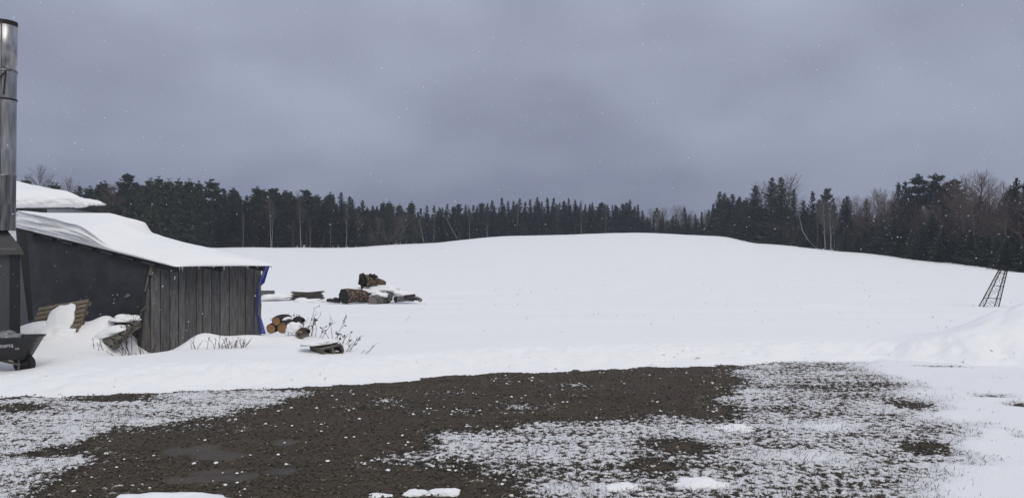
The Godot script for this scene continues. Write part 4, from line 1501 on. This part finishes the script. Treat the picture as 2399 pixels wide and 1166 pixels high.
func build_yard() -> void:
	# pallets by the shed
	var a := at(181, 782, 17.95)
	var ax := at(208, 703, 18.6) - a
	var az := at(97, 722, 18.7) - at(208, 703, 18.6)
	pallet("wooden pallet leaning against the tar paper wall, half buried in snow", a, ax, az, 7, M.pallet_wood)
	var face := Basis(az.normalized() * -1.0, az.normalized().cross(ax.normalized()).normalized() * (1.0 if az.cross(ax).y > 0 else -1.0), ax.normalized())
	snow_on("snow heaped down the face of the pallet leaning on the tar wall", a + az * .45 + ax * .42 + face.y * .06, Vector3(.34, .10, .5), face, 2.4, .18)
	snow_on("snow tongue at the foot of the leaning pallet", a + az * .42 + Vector3(0, .02, .1), Vector3(.5, .2, .3), Basis(Vector3.RIGHT, .6), 5.0)
	var b := at(264, 816, 17.45)
	pallet("grey wooden pallet tipped up under snow left of the plank wall", b, at(328, 757, 18.1) - b, at(226, 800, 17.9) - b, 5, M.old_wood)
	snow_on("upper snow pillow on the tipped pallet left of the plank wall", at(293, 750, 18.25), Vector3(.31, .13, .22), Basis(), 3.0)
	snow_on("lower snow pillow on the tipped pallet left of the plank wall", at(261, 783, 17.95), Vector3(.36, .17, .22), Basis(Vector3(0, 0, 1), .35), 9.0)
	var c := at(757, 829, 16.5)
	pallet("small broken pallet end sticking out of the open snow", c, at(726, 816, 17.05) - c, at(804, 817, 16.62) - c, 4, M.old_wood, -1, .15)
	snow_on("snow lying on the small broken pallet in the open snow", at(750, 804, 16.9), Vector3(.40, .075, .28), Basis(Vector3(0, 0, 1), .12), 4.0)
	# firewood at the shed's far corner
	for e in [[633.5, 770, 11.6, "left, lower one of three fresh cut logs beside the blue tarp"], [646, 752, 10.8, "topmost of three fresh cut logs beside the blue tarp"], [660, 767.5, 13.6, "right, largest of three fresh cut logs beside the blue tarp"]]:
		var p := at(e[0], e[1], 18.45)
		log_of(e[3], "fresh cut firewood logs", p, p + Vector3(.12, 0, -.55), e[2] / 100.0, e[2] / 103.0, M.bark_dark, M.cut_orange, .05, "firewood_log")
	snow_on("snow on top of the three fresh cut logs", at(655, 748, 18.75), Vector3(.24, .07, .22), Basis(), 6.0)
	var r1 := at(701, 757, 18.4)
	log_of("upper grey log round tilted up out of the snow right of the firewood", "grey log rounds", r1, r1 + Vector3(-.055, -.03, -.025), .15, .15, M.bark_dark, M.cut_grey, .06, "log_round")
	var r2 := at(713, 784, 18.0)
	log_of("lower brown log round tilted in the snow right of the firewood", "grey log rounds", r2, r2 + Vector3(-.06, -.035, -.03), .16, .16, M.bark_brown, M.cut_grey, .06, "log_round")
	snow_on("snow lying over the two tilted log rounds", at(690, 774, 18.15), Vector3(.2, .2, .14), Basis(), 8.0)
	# log heap in the field
	var g := "big logs heaped in the field"
	log_of("black ended log lying on top of the heap in the field", g, at(850, 657, 32.7), at(899, 664, 33.7), .25, .13, M.bark_brown, M.cut_dark, .2)
	var s := begin()
	lump(s, at(848, 657, 32.66), Basis(Vector3(0, 0, 1), PI / 2), Vector3(.27, .12, .27), 3.0, .9, 1.0, 1.0, 26, 16)
	lump(s, at(872, 648, 33.0), Basis(), Vector3(.2, .1, .16), 5.0, .9, 1.0, 1.0, 18, 12)
	tag(part("charred_bark", s, M.bark_dark), "lump of black charred bark at the end of the topmost log", "bark")
	log_of("thick black ended brown log at the lower left of the heap", g, at(804, 694, 31.6), at(880, 694, 33.0), .29, .2, M.bark_brown, M.cut_dark, .16)
	log_of("dark curved log behind, in the middle of the heap", g, at(852, 694, 32.6), at(890, 684, 33.4), .17, .13, M.bark_dark, M.cut_dark, .1)
	log_of("grey log with a pale sawn end facing out in the middle of the heap", g, at(872, 705, 31.3), at(908, 700, 32.3), .22, .18, M.bark_grey, M.cut_grey, .08)
	log_of("short post standing upright between the logs", g, at(911, 704, 32.0), at(913, 683, 32.0), .12, .15, M.bark_grey, M.cut_grey, .1)
	log_of("pale log with a dark end at the right of the heap", g, at(926, 701, 31.7), at(968, 701, 32.3), .13, .09, M.bark_grey, M.cut_dark, .08)
	log_of("small grey log end at the far right of the heap", g, at(985, 703, 31.7), at(972, 700, 32.2), .075, .07, M.bark_grey, M.cut_grey, .1)
	for e in [[947, 694, 972, 692, .1, "dark board on snow above the pale log at the heap's right"], [766, 703, 796, 706, .12, "black board lying left of the thick brown log"], [782, 699, 800, 702, .08, "short black board end beside the thick brown log"]]:
		s = begin(true)
		beam(s, at(e[0], e[1], 31.9), at(e[2], e[3], 31.9), Vector3.UP, e[4], .25)
		tag(part("board", s, M.dark_wood), e[5], "board", "loose boards by the log heap")
	snow_on("snow over the back of the thick brown log, under the topmost log", at(850, 682, 32.7), Vector3(.7, .13, .34), Basis(Vector3(0, 0, 1), -.10), 11.0)
	snow_on("snow lying over the grey log with the pale sawn end", at(890, 693, 31.95), Vector3(.38, .17, .34), Basis(Vector3(0, 0, 1), -.02), 13.0)
	snow_on("snow heap on the pale log at the heap's right", at(944, 692, 32.3), Vector3(.5, .2, .35), Basis(Vector3(0, 0, 1), -.1), 14.0)
	snow_on("snow bank under the topmost log at the back of the heap", at(890, 678, 33.3), Vector3(.75, .2, .5), Basis(Vector3(0, 0, 1), -.06), 15.0)
	snow_on("snow on the black boards left of the log heap", at(781, 699, 32.2), Vector3(.2, .07, .2), Basis(), 16.0)
	# lumber
	for k in 6:
		s = begin(true)
		var l := at(679 + k * 1.5 + rng.randf_range(-2, 2), 703 - k * 3.7, 33.4 + k * .06)
		var r := at(757 + rng.randf_range(-6, 2), 701 - k * 3.7, 33.2 + k * .06)
		var m := l.lerp(r, .5) + Vector3(0, -.05, 0)
		beam(s, l, m, Vector3(.1, .25, 1), .26, .03)
		beam(s, m, r, Vector3(.1, .2, 1), .26, .03)
		tag(part("slab_board", s, M.old_wood), "grey sagging board, %s from the bottom of the stack left of the logs" % ["first", "second", "third", "fourth", "fifth", "topmost"][k], "board", "stacked grey slab boards")
	snow_on("snow along the top of the stacked grey slab boards", at(716, 684, 33.9), Vector3(.7, .08, .3), Basis(Vector3(0, 0, 1), .05), 17.0)
	snow_on("snow bank at the foot of the stacked grey slab boards", at(722, 707, 33.0), Vector3(.7, .13, .3), Basis(), 18.0, .7)
	for e in [[600, 685, 641, 685, .17, "broad grey board beside the blue tarp, lying out in the field"], [636, 688, 657, 689, .05, "thin dark lath at the end of the broad grey board"], [600, 692, 634, 692, .05, "thin grey board under the broad one beside the tarp"]]:
		s = begin(true)
		beam(s, at(e[0], e[1], 34.0), at(e[2], e[3], 34.0), Vector3.UP, e[4], .2)
		tag(part("board", s, M.panel), e[5], "board", "loose boards beyond the tarp")
	snow_on("snow hump in front of the broad grey board beyond the tarp", at(645, 697, 33.4), Vector3(.62, .16, .4), Basis(), 19.0)
	# weeds
	weed("dark dead weed with seed heads at the left corner of the plank wall", [-8.2, 17.0, .2], 10, 1.0, -.42, M.stem, .3, "dead_weed", .007)
	weed("bare stubble of broken stems before the tipped pallet", [-8.9, 17.4, .45], 8, .3, -.1, M.stem, 0.0)
	weed("thin dead stems against the foot of the plank wall at left", [-7.9, 17.4, .3], 7, .6, .1, M.stem, 0.0)
	weed("short broken stubs in snow under the plank wall's left end", [-7.75, 17.2, .4], 6, .2, .2, M.stem, 0.0)
	weed("tangle of tan dead grass in front of the plank wall", [-6.15, 17.2, .3], 30, .28, .1, M.stem_tan, 0.0, "dead_grass_clump")
	weed("few thin dead stalks before the middle of the plank wall", [-6.7, 17.2, .3], 8, .32, -.2, M.stem, 0.0)
	weed("fine branched weed rising behind the fresh cut logs", [-5.35, 19.3, .16], 9, .75, .1, M.stem, .25, "dead_weed", .005)
	weed("seedy dead weed just right of the log rounds", [-4.85, 18.3, .1], 4, .7, .15, M.stem, .4)
	weed("bushy dead weed with seed heads, second right of the log rounds", [-4.6, 18.2, .2], 6, .62, .4, M.stem, .4)
	weed("tallest dead weed at right, with a forked seed head", [-4.2, 18.2, .1], 3, .8, .12, M.stem, .5)
	weed("drooping seed clusters low in snow behind the small pallet", [-3.95, 18.0, .2], 6, .36, .5, M.stem, .6)
	weed("slanting bare twigs beside the right end of the small pallet", [-3.55, 16.9, .08], 4, .55, .8, M.stem, .1, "dead_weed", .005)
	weed("single low arching twig on the snow right of the small pallet", [-3.2, 16.6, .1], 4, .4, 1.2, M.stem, 0.0, "dead_weed", .004)
	weed("sparse dead stems poking from thin snow at the right", [6.6, 11.2, .8], 26, .1, .1, M.stem, .3, "dead_weed", .003)
	weed("few dead stems in the smooth snow farther right", [5.1, 9.9, .6], 12, .1, .1, M.stem, .3, "dead_weed", .003)

func build_windmill() -> void:
	var d := 30.0
	var k := d / 1847.0
	var low := [at(2293.5, 721, d), at(2305, 721, d - .45), at(2330.5, 721, d + .2), at(2341, 721, d - .3)]
	var high := [at(2345.6, 624.5, d), at(2349.7, 626, d - .16), at(2358.6, 628, d + .07), at(2362.8, 629.5, d - .1)]
	var o := thing("garden_windmill", "leaning black metal lattice tower of a garden windmill sunk in snow", "windmill", (low[0] + low[3]) * .5)
	for i in 4:
		var s := begin()
		rod(s, low[i] + (low[i] - high[i]) * .12, high[i] + (high[i] - low[i]) * (.06 if i == 3 else .0), .019, 6)
		part("leg", s, M.iron, o)
	var ringo := [0, 1, 3, 2]
	for l in [.24, .55, .86, 1.0]:
		for i in 4:
			var s := begin()
			var p: int = ringo[i]
			var q: int = ringo[(i + 1) % 4]
			rod(s, low[p].lerp(high[p], l), low[q].lerp(high[q], l), .014 if l < 1.0 else .02, 5)
			part("cross_bar", s, M.iron, o)
	for l in [[.0, .24], [.24, .55], [.55, .86], [.86, 1.0]]:
		for i in 4:
			var p: int = ringo[i]
			var q: int = ringo[(i + 1) % 4]
			for w in 2:
				var s := begin()
				var f: float = l[0 + w]
				var e: float = l[1 - w]
				rod(s, low[p].lerp(high[p], f), low[q].lerp(high[q], e), .006, 4)
				part("brace_wire", s, M.iron, o)
	var s := begin(true)
	var m: Vector3 = (high[0] + high[3]) * .5
	beam(s, m + Vector3(-.16, .08, 0), m + Vector3(.16, .0, 0), Vector3.UP, .03, .2)
	part("top_plate", s, M.iron, o)
	s = begin()
	rod(s, high[3] + Vector3(-.2, .06, 0), high[3] + Vector3(.18, -.03, 0), .012)
	part("shaft", s, M.iron, o)

func build_snowfall() -> void:
	var s := begin(true)
	lump(s, Vector3.ZERO, Basis(), Vector3(1, .8, .9), 2.0, .5, 1.0, 1.0, 6, 4)
	s.generate_normals()
	var list := []
	for k in 14000:
		var d := 4.0 + 56.0 * pow(rng.randf(), .55)
		var x := rng.randf_range(-.72, .72) * d
		var y := 2.5 + rng.randf_range(-.2, .36) * d
		if y < ground(x, d) + .1:
			continue
		var r := (.004 + .008 * pow(rng.randf(), 2.4)) * smooth(1.0, 14.0, d)
		list.append(Transform3D(Basis(Vector3(rng.randfn(), rng.randfn(), rng.randfn()).normalized(), rng.randf() * 6.0).scaled_local(Vector3(r, r * rng.randf_range(.5, 1.0), r)), Vector3(x, y, -d)))
	var mm := MultiMesh.new()
	mm.transform_format = MultiMesh.TRANSFORM_3D
	mm.mesh = s.commit()
	mm.instance_count = list.size()
	for k in list.size():
		mm.set_instance_transform(k, list[k])
	var mi := MultiMeshInstance3D.new()
	mi.multimesh = mm
	mi.material_override = plain(lin(.9, .91, .93), .9)
	mi.name = "falling_snow"
	add_child(mi)
	struct(mi, "stuff")
	tag(mi, "scattered snowflakes falling through the air", "snowflakes")
